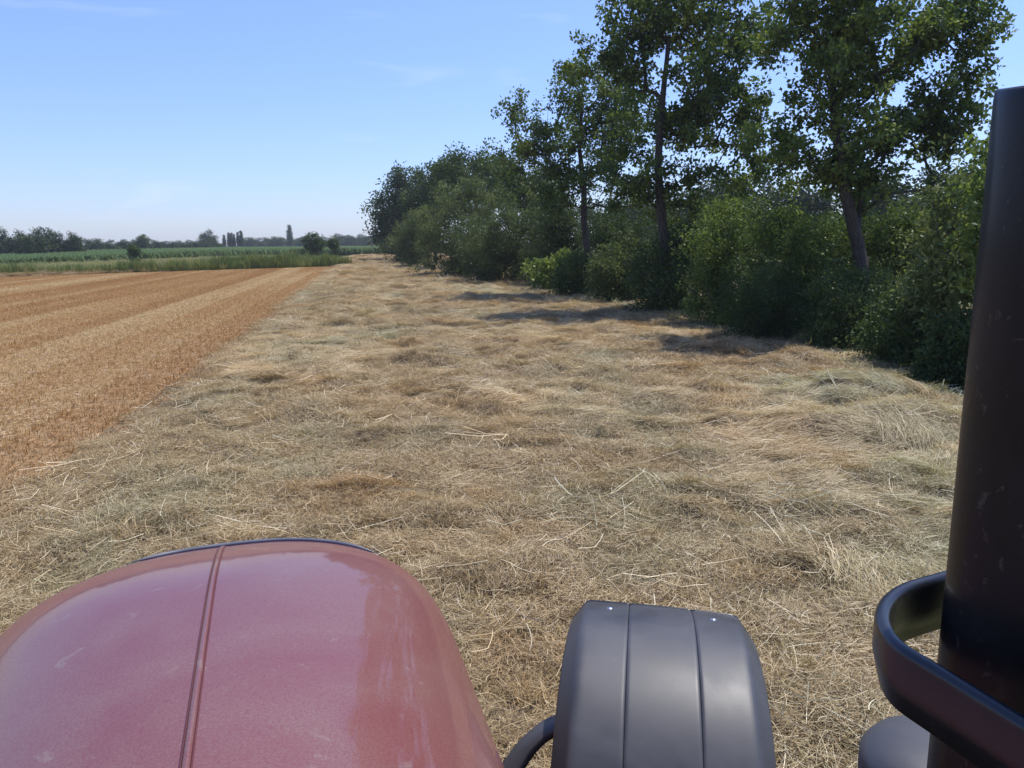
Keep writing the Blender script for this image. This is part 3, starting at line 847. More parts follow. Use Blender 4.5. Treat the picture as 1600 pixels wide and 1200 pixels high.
bush('dark willow bush between the tallest willow bush and the left oak', 805, 49, [(800, 350, 62, 66, 0), (775, 390, 60, 42, 0), (835, 385, 48, 48, .3), (800, 415, 60, 26, 0), (800, 380, 60, 50, 1.5)], 54, n=560, leaf=(0.133, 0.075), sig=.33, per=62, tone=.4)
bush('narrow willow bush pressed against the left side of the left oak', 862, 46, [(862, 350, 30, 50, 0), (850, 400, 34, 34, 0)], 55, n=200, leaf=(0.126, 0.075), sig=.33, per=55, tone=.45)
bush('dark low bush filling the foot of the hedge between the two largest willow bushes', 765, 56, [(765, 400, 50, 28, 0), (740, 380, 40, 40, 0)], 56, n=260, leaf=(0.154, 0.090), sig=.36, per=55, tone=.25)
bush('dark low bush in the gap just left of the left oak trunk', 885, 43, [(885, 395, 32, 45, 0), (870, 350, 26, 40, 0)], 57, n=200, leaf=(0.140, 0.090), sig=.33, per=49, tone=.3)
HZ = 'hazel and thorn shrubs of the hedgerow'
bh = dict(group=HZ, name='hazel_shrub')
bush('small bright green shrub at the foot of the left oak', 850, 41, [(848, 424, 26, 20, -.5), (868, 410, 20, 22, 0)], 61, n=110, leaf=(0.168, 0.128), sig=.25, per=37, mt=M_BRIGHT, tone=.7, **bh)
bush('dull green shrub hiding the base of the left oak', 905, 36.5, [(905, 425, 34, 34, 0), (890, 440, 24, 22, 0)], 62, n=150, leaf=(0.112, 0.075), mt=M_ALDER, tone=.6, **bh)
bush('leafy shrub between the left oak and the middle oak', 965, 33, [(965, 425, 44, 42, 0), (985, 400, 30, 35, .5)], 63, n=220, leaf=(0.112, 0.075), mt=M_WILLOW, tone=.5, **bh)
bush('dark shrub wrapped round the foot of the middle oak', 1035, 28, [(1035, 440, 42, 55, 0), (1060, 400, 30, 50, .8)], 64, n=230, leaf=(0.098, 0.068), mt=M_ALDER, tone=.45, **bh)
bush('bright green shrub right of the middle oak with arching sprays', 1130, 24, [(1130, 400, 62, 72, 0), (1150, 350, 50, 40, .5), (1110, 460, 46, 45, 0), (1170, 470, 60, 45, -.3)], 65, n=420, leaf=(0.091, 0.054), sig=.24, per=58, mt=M_BRIGHT, tone=.55, **bh)
bush('broad shrub left of the bare trunk of the right oak', 1235, 22, [(1235, 420, 62, 80, 0), (1220, 360, 45, 45, .5), (1260, 480, 50, 45, 0)], 66, n=420, leaf=(0.084, 0.054), sig=.23, per=58, mt=M_BRIGHT, tone=.4, **bh)
bush('shrub directly in front of the trunk of the right oak', 1330, 18.8, [(1330, 480, 55, 65, 0), (1310, 520, 50, 40, 0)], 67, n=300, leaf=(0.077, 0.051), sig=.2, per=58, mt=M_ALDER, tone=.6, **bh)
bush('shrub right behind the trunk of the right oak', 1400, 22.5, [(1400, 390, 60, 60, 0), (1440, 350, 50, 45, 0), (1350, 370, 40, 35, .5)], 68, n=330, leaf=(0.084, 0.054), sig=.23, per=55, mt=M_BRIGHT, tone=.5, **bh)
bush('dark shrub low in the corner between the right oak and the exhaust pipe', 1415, 16, [(1415, 520, 60, 65, 0), (1450, 560, 50, 45, 0)], 69, n=280, leaf=(0.077, 0.051), sig=.18, per=58, mt=M_ALDER, tone=.5, **bh)
bush('grey green sallow shrub with long leaves beside the exhaust pipe', 1480, 15.2, [(1475, 440, 52, 75, 0), (1510, 350, 42, 80, .3), (1500, 540, 60, 55, .2)], 70, n=330, leaf=(0.140, 0.051), sig=.2, per=37, mt=M_WILLOW, tone=.75, **bh)
bush('low dark shrub closest to the tractor, just left of the exhaust pipe', 1500, 13.4, [(1500, 560, 42, 62, 0), (1470, 590, 36, 36, 0)], 77, n=260, leaf=(.085, .05), sig=.16, per=50, mt=M_ALDER, tone=.35, **bh)
bush('leafy sapling rising behind the exhaust pipe', 1560, 14, [(1560, 330, 50, 90, 0), (1590, 450, 70, 110, 0), (1600, 560, 80, 70, 0)], 71, n=330, leaf=(0.140, 0.075), sig=.2, per=34, mt=M_BRIGHT, tone=.6, **bh)
bush('big shrub added mostly outside the right edge of the view for its shadows', 1720, 12.5, [(1720, 420, 110, 150, 0), (1800, 560, 120, 110, 0)], 72, n=300, leaf=(0.126, 0.083), sig=.26, per=37, mt=M_ALDER, tone=.5, **bh)  # added beyond the frame for the shadows it casts

# trees seen through and beyond the hedgerow, copies of two prototypes
def proto_tree(seed, hh, hw, n, per, sig, leaf, mt=M_FAR, shape='round', lo=.12):
    rg = np.random.default_rng(seed)
    if shape == 'poplar': lobes = [(0, 0, hh * .52, hw, hw, hh * .48)]
    else: lobes = [(0, 0, hh * .58, hw * .85, hw * .85, hh * .42), (hw * .35, 0, hh * .42, hw * .65, hw * .7, hh * .32), (-hw * .4, .1, hh * .45, hw * .6, hw * .7, hh * .36), (.1 * hw, 0, hh * .25, hw * .75, hw * .75, hh * .22)]
    C = crown_points(rg, n, lobes, .4, 0, seed); n = len(C); C[:, 2] = np.maximum(C[:, 2], lo * hh)
    V, Fc = skeleton(rg, [(0, 0, -.1), (0, 0, hh * .25), (.1, 0, hh * .5), (0, 0, hh * .8)], C, .01, hh * .022, min_r=.04, step=1.5)
    a = mesh_np('trunk', V, [Fc], [M_BARK], smooth=True)
    V, Fc, T = leaf_cloud(rg, C, np.full(n, sig), per, leaf[0], leaf[1], np.clip(rg.normal(.45, .2, n), 0, 1))
    V[:, 2] = np.maximum(V[:, 2], .05)
    b = mesh_np('crown', V, [Fc], [mt], tone=T)
    return a, b
PR = [proto_tree(101, 10, 4.2, 170, 45, .75, (.42, .30)), proto_tree(102, 10, 4.6, 170, 45, .75, (.42, .30)), proto_tree(103, 10, 3.6, 150, 45, .7, (.42, .30))]
PP = proto_tree(104, 10, 1.1, 110, 40, .45, (.36, .25), shape='poplar')
def far_tree(name, label, px, top, Y, hw, proto, group, rz=0.0, gz=0.0):
    x, z = XZ(px, top - (2.5 if proto is PP else 0), Y)
    me = proto
    o = empty(name, (x, Y, gz), rz)
    h = z - gz
    base_h, base_w = (10.0, 1.1 if proto is PP else 4.3)
    sw = (hw * Y / F_PX) / base_w; o.scale = (sw, sw, h / base_h)
    obj('trunk', me[0], o); obj('crown', me[1], o)
    return tag(o, label, 'tree', group)
BG = 'trees beyond the hedgerow on the right'
words = ['seen just right of the left oak trunk', 'between the left and middle oak trunks', 'hidden behind the middle oak trunk', 'just right of the middle oak trunk', 'halfway between the middle and right oaks', 'just left of the right oak trunk', 'just right of the right oak trunk', 'between the right oak and the exhaust pipe', 'behind the exhaust pipe']
for i, (px, top, Y, hw) in enumerate([(945, 308, 120, 60), (1000, 285, 105, 65), (1065, 292, 115, 65), (1125, 272, 98, 65), (1195, 262, 90, 75), (1265, 270, 84, 75), (1375, 262, 76, 80), (1470, 250, 70, 80), (1580, 260, 64, 85)]):
    far_tree('field_tree', 'bluish background tree %s' % words[i], px, top, Y, hw, PR[i % 3], BG, i * 1.3)
LG = 'dark trees at the left edge of the far fields'
lw = ['cut by the left edge of the photo', 'second from the left edge in the dark far group', 'in the middle of the dark far group', 'fourth from the left edge in the dark far group', 'ending the dark far group on its right', 'low on the right shoulder of the dark far group']
for i, (px, top, hw) in enumerate([(3, 355, 24), (34, 358, 20), (66, 354, 23), (92, 362, 20), (116, 361, 20), (50, 366, 26)]):
    far_tree('field_tree', 'dark tree %s' % (lw[i] if i < 5 else 'low in front of the second and third of the dark far group'), px, top, 150 - (i == 5) * 10, hw, PR[(i + 1) % 3], LG, i * 2.1)
HG = 'hedgerow trees between the dark group and the poplars'
for i, (px, top, hw) in enumerate([(146, 372, 19), (168, 374, 19), (190, 373, 18), (222, 366, 19), (206, 376, 16), (244, 374, 18), (262, 376, 18), (282, 375, 18), (300, 374, 17), (316, 377, 17), (338, 377, 16)]):
    pos = ['first', 'second', 'third', 'fifth', 'fourth', 'sixth', 'seventh', 'eighth', 'ninth', 'tenth', 'eleventh'][i]
    far_tree('hedgerow_tree', ('taller domed tree, fifth from the left in the distant hedgerow' if i == 3 else 'low yellowish green tree, %s from the left in the distant hedgerow' % pos), px, top, 205 + i * 5, hw, PR[i % 3], HG, i * 1.7)
far_tree('field_tree', 'large spreading tree rising above the distant hedgerow left of the poplars', 325, 358, 290, 17, PR[1], None, .4)
PG = 'row of slim poplars on the horizon'
for i, (px, top, hw) in enumerate([(349.5, 370, 2.2), (357, 367, 2.6), (361.5, 367, 2.2), (365.5, 369, 1.8), (371, 366, 2.3), (376, 364, 2.6)]):
    far_tree('poplar_tree', 'slim poplar on the horizon, %s from the left in the row of six' % ['first', 'second', 'third', 'fourth', 'fifth', 'last'][i], px, top, 330, hw, PP, PG, i)
far_tree('poplar_tree', 'single tall poplar standing high above the horizon treeline', 451.5, 355, 400, 3.6, PP, None)
TG = 'horizon treeline right of the poplars'
hzn = [(386, 370, 16), (402, 371, 16), (418, 370, 15), (432, 369, 16), (446, 372, 15), (462, 371, 16), (474, 370, 15), (505, 369, 17), (532, 364, 18), (546, 367, 17), (562, 365, 18), (578, 366, 18), (595, 365, 18)]
ordn = ['first', 'second', 'third', 'fourth', 'fifth', 'sixth', 'seventh', 'eighth', 'ninth', 'tenth', 'eleventh', 'twelfth', 'last']
for i, (px, top, hw) in enumerate(hzn):
    far_tree('horizon_tree', 'hazy blue tree, %s from the left in the horizon treeline right of the poplars' % ordn[i], px, top, 390 + (i % 3) * 12, hw, PR[i % 3], TG, i * .9)
bush('dense shrub behind the trunk of the right oak at its foot', 1300, 25, [(1300, 410, 62, 50, 0), (1350, 430, 50, 45, 0), (1280, 370, 45, 35, 0)], 73, n=380, leaf=(.075, .05), sig=.26, per=80, mt=M_BRIGHT, tone=.35, **bh)
bush('dark shrub behind the bright green one right of the middle oak', 1090, 30, [(1090, 400, 60, 60, 0), (1130, 370, 50, 50, 0)], 74, n=320, leaf=(.08, .05), sig=.3, per=80, mt=M_ALDER, tone=.35, **bh)
bush('leafy shrub in the second row between the left and middle oaks', 985, 40, [(985, 390, 50, 50, 0), (950, 370, 40, 40, 0)], 75, n=300, leaf=(.10, .06), sig=.33, per=80, mt=M_ALDER, tone=.4, **bh)
bush('dense dark shrub low at the hedge foot left of the right oak', 1190, 20.5, [(1190, 480, 60, 55, 0), (1240, 510, 50, 40, 0)], 76, n=300, leaf=(.06, .038), sig=.22, per=90, mt=M_ALDER, tone=.35, **bh)
fb = dict(group='lone shrubs in the weedy strip')
bush('larger of the two dark shrubs standing side by side before the maize', 490, 118, [(486, 376, 13, 14, 0), (500, 378, 10, 12, 0), (490, 384, 15, 8, 0)], 81, n=130, leaf=(.22, .15), sig=.4, per=60, mt=M_ALDER, tone=.4, name='field_shrub', **fb)
bush('smaller of the two dark shrubs standing side by side before the maize', 521, 120, [(521, 377, 8, 9, 0), (522, 384, 10, 7, 0)], 82, n=90, leaf=(.2, .14), sig=.38, per=60, mt=M_ALDER, tone=.6, name='field_shrub', **fb)
bush('small round bush alone in the weedy strip far left', 207, 96, [(207, 393, 9, 8, 0)], 83, n=70, leaf=(.18, .12), sig=.3, per=60, mt=M_ALDER, tone=.5, name='field_shrub', **fb)

# undergrowth along the foot of the hedge
ulib = [tuft(40, .2, .7, .3, 0.15, .5, .018) for _ in range(4)]
hb = [G(1560, 660), G(1480, 625), G(1250, 540), G(1060, 490), G(860, 452), G(700, 428), G(600, 402)]
pp = []
for a, b in zip(hb[:-1], hb[1:]):
    ln = np.linalg.norm(b - a); k = int(ln * (5 if a[1] < 40 else 4))
    t = rng.random(k)[:, None]; q = a + (b - a) * t
    q[:, 0] += rng.uniform(0.4, 2.6, k) ** 1.2 ; pp.append(q)
pp = np.concatenate(pp); n = len(pp)
ug_ = scatter('undergrowth', ulib, np.stack([pp[:, 0], pp[:, 1], hay_h(pp[:, 0], pp[:, 1]) * .5], -1), np.stack([np.zeros(n), np.zeros(n), rng.uniform(0, 6.28, n)], -1),
              np.stack([np.full(n, 1.2)] * 2 + [rng.uniform(.3, .7, n)], -1), rng.integers(0, 4, n), rng.uniform(.1, .8, n), [M_WEED])
tag(ug_, 'grass and nettles growing in the shade along the foot of the hedge', 'undergrowth', kind='stuff')

# ------------------------------------------------------------------ tractor
HD = math.radians(18.4)
def paint_mat():
    mt, t, out = new_mat('dusty_red_paint')
    tc = t.nodes.new('ShaderNodeTexCoord')
    n1 = noise(t, 2.6, 12, tc.outputs['Object'], 0.8); n2 = noise(t, 90, 3, tc.outputs['Object']); n3 = noise(t, 14, 5, tc.outputs['Object'], 1.0)
    b = t.nodes.new('ShaderNodeBsdfPrincipled')
    dust = ramp(t, n1.outputs['Fac'], [(0.30, (0.20, 0.20, 0.20)), (0.72, (0.46, 0.46, 0.46))]).outputs[0]
    sp = ramp(t, n3.outputs['Fac'], [(0.66, (0, 0, 0)), (0.74, (0.30, 0.30, 0.30))]).outputs[0]
    d2 = mixc(t, 1.0, dust, sp, 'ADD')
    n4 = noise(t, 260, 2, tc.outputs['Object'])
    d2 = mixc(t, 0.5, d2, mixc(t, 1.0, d2, ramp(t, n4.outputs['Fac'], [(0.35, (0.2, 0.2, 0.2)), (0.65, (1.6, 1.6, 1.6))]).outputs[0], 'MULTIPLY'))
    c = mixc(t, d2, (0.145, 0.006, 0.010), (0.235, 0.175, 0.13))
    t.links.new(c, b.inputs['Base Color'])
    b.inputs['Roughness'].default_value = 0.55
    b.inputs['Coat Weight'].default_value = 0.52
    t.links.new(ramp(t, n1.outputs['Fac'], [(0.3, (0.03, 0.03, 0.03)), (0.8, (0.07, 0.07, 0.07))]).outputs[0], b.inputs['Coat Roughness'])
    b.inputs['Coat IOR'].default_value = 1.6
    bp = t.nodes.new('ShaderNodeBump'); bp.inputs['Strength'].default_value = .05; bp.inputs['Distance'].default_value = .002
    t.links.new(n2.outputs['Fac'], bp.inputs['Height']); t.links.new(bp.outputs[0], b.inputs['Normal'])
    t.links.new(b.outputs[0], out.inputs[0])
    return mt
def plain_mat(name, c, rough, metal=0.0, coat=0.0, speck=None, var=0.15, bump=0.1, scale=60):
    mt, t, out = new_mat(name)
    tc = t.nodes.new('ShaderNodeTexCoord')
    n1 = noise(t, 5, 6, tc.outputs['Object'], .4); n2 = noise(t, scale, 4, tc.outputs['Object'])
    b = t.nodes.new('ShaderNodeBsdfPrincipled')
    lo = tuple(v * (1 - var) for v in c); hi = tuple(v * (1 + var) for v in c)
    col = ramp(t, n1.outputs['Fac'], [(0.3, lo), (0.7, hi)]).outputs[0]
    if speck:
        n3 = noise(t, speck[0], 4, tc.outputs['Object'], .5)
        col = mixc(t, ramp(t, n3.outputs['Fac'], [(speck[2], (0, 0, 0)), (speck[2] + .07, (1, 1, 1))]).outputs[0], col, speck[1])
    t.links.new(col, b.inputs['Base Color'])
    t.links.new(ramp(t, n1.outputs['Fac'], [(0.3, (rough * .85,) * 3), (0.7, (min(1, rough * 1.15),) * 3)]).outputs[0], b.inputs['Roughness'])
    b.inputs['Metallic'].default_value = metal
    b.inputs['Coat Roughness'].default_value = .2
    if coat: b.inputs['Specular IOR Level'].default_value = .1
    b.inputs['Coat Weight'].default_value = coat
    bp = t.nodes.new('ShaderNodeBump'); bp.inputs['Strength'].default_value = bump; bp.inputs['Distance'].default_value = .002
    t.links.new(n2.outputs['Fac'], bp.inputs['Height']); t.links.new(bp.outputs[0], b.inputs['Normal'])
    t.links.new(b.outputs[0], out.inputs[0])
    return mt
M_RED = paint_mat()
M_SEAM = plain_mat('seam_rubber', (0.10, 0.02, 0.02), .6)
M_PLAST = plain_mat('fender_plastic', (0.056, 0.056, 0.060), .50, speck=(9, (.10, .09, .075), .68), bump=.12, scale=350, var=.3)
M_BLACK = plain_mat('black_steel', (0.009, 0.009, 0.010), .5, speck=(55, (.05, .044, .038), .63), bump=.15, var=.6, scale=300, coat=.26)
M_RAIL = plain_mat('black_rail', (0.013, 0.014, 0.019), .28, speck=(30, (.05, .04, .03), .72), var=.2)
M_RUB = plain_mat('tyre_rubber', (0.03, 0.028, 0.026), .8, var=.2)
M_RIM = plain_mat('rim_steel', (0.35, 0.34, 0.32), .5)
M_BOLT = plain_mat('bolt_steel', (0.75, 0.75, 0.75), .25, metal=1.0)
M_LIP = plain_mat('bonnet_lip', (0.11, 0.115, 0.14), .5)

tr = empty('tractor', (0, 0, 0), HD)
tag(tr, 'dusty red tractor seen over its bonnet, black front mudguard and exhaust on the right', 'tractor')
hp = dict(c=-.1417, zt=2.0, sl=-.0342, w0=.5933, tp=.0208, L=2.4601, a=.6448, m=3.087, b=.0996, m2=1.6358, n=2.0, hg=.5508, cr=.3178, n2=2.9153, hg2=.255)
def hood_row(s, th, grow=0.0):
    p = hp
    q = min(max((s - (p['L'] - p['a'])) / p['a'], 0), 1)
    Wd = (p['w0'] + p['tp'] * (s - 1.1)) * max(1 - q ** p['m'], 0) ** (1 / p['m'])
    zz = p['zt'] + p['sl'] * (s - 1.1) - p['cr'] * .1 * (s - 1.1) ** 2 - p['b'] * (1 - max(1 - q ** p['m2'], 0) ** (1 / p['m2']))
    t_ = min(max((s - 1) / (p['L'] - 1), 0), 1)
    nn = p['n'] + (p['n2'] - p['n']) * t_ ** 2; hg = p['hg'] + (p['hg2'] - p['hg']) * t_
    c = np.cos(th); sn = np.sin(th)
    x = p['c'] + (Wd + grow) * np.sign(c) * np.abs(c) ** (2 / nn)
    z = zz - hg + (hg + grow) * np.abs(sn) ** (2 / nn)
    return x, z, zz, hg
th = np.linspace(0, np.pi, 97)
sr_ = .45 + (hp['L'] - .45) * np.concatenate([np.linspace(0, .75, 40), .75 + .25 * (1 - (1 - np.linspace(0, 1, 41)[1:]) ** 2.2)])
Vh = []
for s in sr_:
    x, z, zz, hg = hood_row(s, th)
    # side panels carry on down
    Vh.append(np.stack([np.concatenate([[x[0] - 0], x, [x[-1]]]), np.full(len(x) + 2, s), np.concatenate([[z[0] - .35], z, [z[-1] - .35]])], -1))
Vh = np.concatenate(Vh)
hood = obj('hood', mesh_np('hood', Vh, [grid_faces(len(sr_), len(th) + 2)], [M_RED], smooth=True), tr)
# seam: double groove line following the crest
def strip_along(x_off, w, dz, mt, name, s0=.45, s1=None):
    ss_ = [s for s in sr_ if s >= s0 and s < (s1 or hp['L'] - .004)]
    V = []
    for s in ss_:
        x, z, zz, hg = hood_row(s, np.array([math.pi / 2]))
        V += [(hp['c'] + x_off - w / 2, s, zz - .004), (hp['c'] + x_off - w / 2, s, zz + dz), (hp['c'] + x_off + w / 2, s, zz + dz), (hp['c'] + x_off + w / 2, s, zz - .004)]
    return mesh_np(name, np.array(V), [grid_faces(len(ss_), 4)], [mt])
sm = obj('seam_strip', strip_along(0, .010, .0035, M_RED, 'seam_strip'), hood)
obj('seam_groove', strip_along(-.008, .0035, .0012, M_SEAM, 'seam_groove'), hood)
obj('seam_groove', strip_along(.008, .0035, .0012, M_SEAM, 'seam_groove'), hood)

def tube(path, r, K=14, caps=True):
    P = np.array(path, float); n = len(P); V = []; T = np.gradient(P, axis=0); T /= np.linalg.norm(T, axis=1)[:, None]
    up = np.array([0, 0, 1.]);
    if abs(T[0] @ up) > .9: up = np.array([1., 0, 0])
    s = np.cross(T[0], up); s /= np.linalg.norm(s)
    an = np.arange(K) * 2 * np.pi / K
    for i in range(n):
        s = s - T[i] * (s @ T[i]); s /= np.linalg.norm(s); t = np.cross(T[i], s)
        rr = r[i] if hasattr(r, '__len__') else r
        V.append(P[i] + rr * (np.cos(an)[:, None] * s + np.sin(an)[:, None] * t))
    V = np.concatenate(V); Fc = [grid_faces(n, K, True)]
    if caps:
        Fc += [np.arange(K)[None, ::-1].copy(), (np.arange(K) + (n - 1) * K)[None, :]]
    return V, Fc
# dark rubber lip round the front of the bonnet
# the lip follows the outer rim of the bonnet's nose
pts_h = []
for s in sr_:
    x, z, zz, hg = hood_row(s, np.linspace(.05, math.pi - .05, 400))
    pts_h.append(np.stack([x, np.full(len(x), s), z], -1))
pts_h = np.concatenate(pts_h)
HX = pts_h[:, 0] * math.cos(HD) - pts_h[:, 1] * math.sin(HD); HY = pts_h[:, 0] * math.sin(HD) + pts_h[:, 1] * math.cos(HD)
dd_ = np.stack([HX, HY, pts_h[:, 2] - EYE], -1); zc_ = dd_ @ vF
hu = 800 + F_PX * (dd_ @ vR) / zc_; hv = 600 - F_PX * (dd_ @ vU) / zc_
rimV = []
for q in np.arange(190, 600, 6.0):
    k_ = np.abs(hu - q) < 5
    j_ = np.where(k_)[0][np.argmin(hv[k_])]
    rimV.append(pts_h[j_] + np.array([0, .008, .002]))
rimV = np.array(rimV)
for _ in range(14): rimV[1:-1] = (rimV[:-2] + rimV[2:] + rimV[1:-1] * 2) / 4
wt = np.linspace(0, 1, len(rimV))
V, Fc = tube(rimV, .0065 * np.clip(np.minimum(wt / .12, (1 - wt) / .08), .15, 1), 12)
lip = obj('bonnet_lip', mesh_np('bonnet_lip', V, Fc, [M_LIP], smooth=True), tr)

def box(V0, V1, name, mt, parent, bev=.01):
    (x0, y0, z0), (x1, y1, z1) = V0, V1
    V = np.array([(x0, y0, z0), (x1, y0, z0), (x1, y1, z0), (x0, y1, z0), (x0, y0, z1), (x1, y0, z1), (x1, y1, z1), (x0, y1, z1)], float)
    Fc = np.array([(0, 3, 2, 1), (4, 5, 6, 7), (0, 1, 5, 4), (1, 2, 6, 5), (2, 3, 7, 6), (3, 0, 4, 7)])
    o = obj(name, mesh_np(name, V, [Fc], [mt]), parent)
    md = o.modifiers.new('bevel', 'BEVEL'); md.width = bev; md.segments = 2
    return o
box((-.42, .5, .75), (.14, 2.25, 1.16), 'engine', M_BLACK, tr)
box((-.50, 1.9, 1.02), (.22, 2.5, 1.25), 'grille', M_BLACK, tr, .04)
box((-1.15, 2.2, .62), (1.0, 2.36, .80), 'front_axle', M_BLACK, tr, .03)

def to_tr(w):
    w = np.array(w, float); c, s = math.cos(HD), math.sin(HD)
    return np.stack([w[..., 0] * c + w[..., 1] * s, -w[..., 0] * s + w[..., 1] * c, w[..., 2]], -1)

# front wheel + mudguard.  Fitted in world space, then taken into the tractor's frame
FX, FY, FZ, FR, FYAW, FA, FROLL, FG = .454, 2.188, .925, .633, math.radians(10.0), .35, -.034, .165
def fender_pt(v, a, dr):
    s = (FR + dr) * np.sin(a); z = (FR + dr) * np.cos(a) + v * FROLL
    return np.stack([FX + v * math.cos(FYAW) + s * math.sin(FYAW), FY - v * math.sin(FYAW) + s * math.cos(FYAW), FZ + z + 0 * s], -1)
prof = []
Wf = .48; gv = FG * .5 + .02
def gro(v):
    d = 0
    for g in (-gv, gv):
        d -= .0045 * math.exp(-((v - g) / .0048) ** 2)
    return d
vs_ = np.unique(np.concatenate([np.linspace(-Wf / 2 + .012, Wf / 2 - .012, 40), np.linspace(-gv - .016, -gv + .016, 13), np.linspace(gv - .016, gv + .016, 13)]))
for v in vs_: prof.append((v, gro(v) + .004 * (1 - (2 * v / Wf) ** 2)))
left = [(-Wf / 2 - .052, -.135), (-Wf / 2 - .051, -.068), (-Wf / 2 - .049, -.060), (-Wf / 2 - .044, -.054), (-Wf / 2 - .010, -.009), (-Wf / 2 - .005, -.004), (-Wf / 2 + .001, -.001)]
right = [(-a, b) for a, b in left[::-1]]
prof = left + prof + right
al_ = np.linspace(-1.25, FA, 60)
def fender_mesh():
    rows = []
    for a in al_:
        for (v, d) in prof: rows.append(fender_pt(v, np.array(a), d))
    # rolled front lip
    for (da, dd) in [(.012, .004), (.022, .002), (.026, -.010), (.024, -.030)]:
        for (v, d) in prof: rows.append(fender_pt(v, np.array(FA + da), d + dd))
    V = np.array(rows)
    return mesh_np('fender', to_tr(V), [grid_faces(len(al_) + 4, len(prof))], [M_PLAST], smooth=True)
fe = obj('fender', fender_mesh(), tr)
tv = np.array([fender_pt(v, np.array(FA + .012), d + .006) for v, d in prof[3:-3]])
V, Fc = tube(to_tr(tv), .0055, 10)
obj('edge_trim', mesh_np('edge_trim', V, Fc, [M_RAIL], smooth=True), fe)
md = fe.modifiers.new('thick', 'SOLIDIFY'); md.thickness = .006; md.offset = 1
def bolt_at(v, a):
    p = to_tr(fender_pt(v, np.array(a), .006))
    V = []; K = 12
    nrm = Vector(to_tr(fender_pt(v, np.array(a), .1)) - to_tr(fender_pt(v, np.array(a), 0))).normalized()
    q = Vector((0, 0, 1)).rotation_difference(nrm)
    for (r, z) in [(.011, -.004), (.011, .001), (.008, .004), (.003, .0055)]:
        for k in range(K):
            V.append(Vector(p) + q @ Vector((r * math.cos(k * 2 * math.pi / K), r * math.sin(k * 2 * math.pi / K), z)))
    return mesh_np('bolt', np.array(V), [grid_faces(4, K, True), (np.arange(K) + 3 * K)[None, :]], [M_BOLT], smooth=True)
obj('bolt', bolt_at(-.165, .21), fe); obj('bolt', bolt_at(.165, .20), fe)

def lathe_x(profile, K=48):
    V = []
    for (x, r) in profile:
        an = np.arange(K) * 2 * np.pi / K
        V.append(np.stack([np.full(K, x), r * np.cos(an), r * np.sin(an)], -1))
    return np.concatenate(V), [grid_faces(len(profile), K, True)]
def front_wheel(loc, rz):
    wroot = obj('front_wheel', None, tr)
    wroot.location = loc; wroot.rotation_euler = (0, 0, rz)
    V, Fc = lathe_x([(-.20, .36), (-.24, .42), (-.245, .55), (-.22, .66), (-.12, .70), (.12, .70), (.22, .66), (.245, .55), (.24, .42), (.20, .36)])
    Vs = [V]; Fs = list(Fc); off = len(V)
    for k in range(40):                       # tread lugs
        a = k * 2 * math.pi / 40; sd_ = 1 if k % 2 else -1
        q = []
        for (x, da) in [(0.0, 0), (.235, .16)]:
            for (r, w) in [(.68, -.035), (.735, -.03), (.735, .03), (.68, .035)]:
                aa = a + da + w; q.append((sd_ * x, r * math.cos(aa) * (1 if x == 0 else .96), r * math.sin(aa) * (1 if x == 0 else .96)))
        Vs.append(np.array(q)); Fs.append(np.array([(0, 1, 2, 3), (4, 7, 6, 5), (0, 4, 5, 1), (1, 5, 6, 2), (2, 6, 7, 3)]) + off); off += 8
    obj('tyre', mesh_np('tyre', np.concatenate(Vs), Fs, [M_RUB]), wroot)
    V, Fc = lathe_x([(-.20, .36), (-.17, .35), (-.03, .30), (.03, .12), (.07, .10), (.07, .001)])
    obj('rim', mesh_np('rim', V, Fc, [M_RIM], smooth=True), wroot)
    return wroot
wc = to_tr(np.array([FX, FY, .735]))
front_wheel(tuple(wc), -(HD + FYAW))
front_wheel((2 * hp['c'] - wc[0], wc[1], .735), -(HD + FYAW))

# curved steel arm carrying the mudguard
arm = [G(740, 1290, 1.10), G(790, 1215, 1.20), G(822, 1168, 1.28), G(850, 1142, 1.33), G(880, 1128, 1.36), G(930, 1125, 1.38)]
arm = to_tr(np.array(arm))
def bar(path, w, h, up=(0, 0, 1)):
    P = np.array(path, float)
    # smooth
    t = np.linspace(0, len(P) - 1, 40); i = np.arange(len(P))
    P = np.stack([np.interp(t, i, P[:, k]) for k in range(3)], -1)
    ker = np.array([1, 2, 3, 2, 1.]) / 9
    for _ in range(3):
        Q = P.copy()
        for k in range(3): Q[2:-2, k] = np.convolve(P[:, k], ker, 'valid')
        P = Q
    T = np.gradient(P, axis=0); T /= np.linalg.norm(T, axis=1)[:, None]
    V = []
    for p, d in zip(P, T):
        u = np.array(up) - d * (np.array(up) @ d); u /= np.linalg.norm(u); s = np.cross(d, u)
        c = .22 * min(w, h)
        for (a, b) in [(-w / 2, -h / 2 + c), (-w / 2, h / 2 - c), (-w / 2 + c, h / 2), (w / 2 - c, h / 2), (w / 2, h / 2 - c), (w / 2, -h / 2 + c), (w / 2 - c, -h / 2), (-w / 2 + c, -h / 2)]:
            V.append(p + s * a + u * b)
    return np.array(V), [grid_faces(len(P), 8, True), np.arange(8)[None, ::-1].copy(), (np.arange(8) + (len(P) - 1) * 8)[None, :]]
V, Fc = bar(arm, .080, .022)
obj('fender_arm', mesh_np('fender_arm', V, Fc, [M_PLAST]), tr)

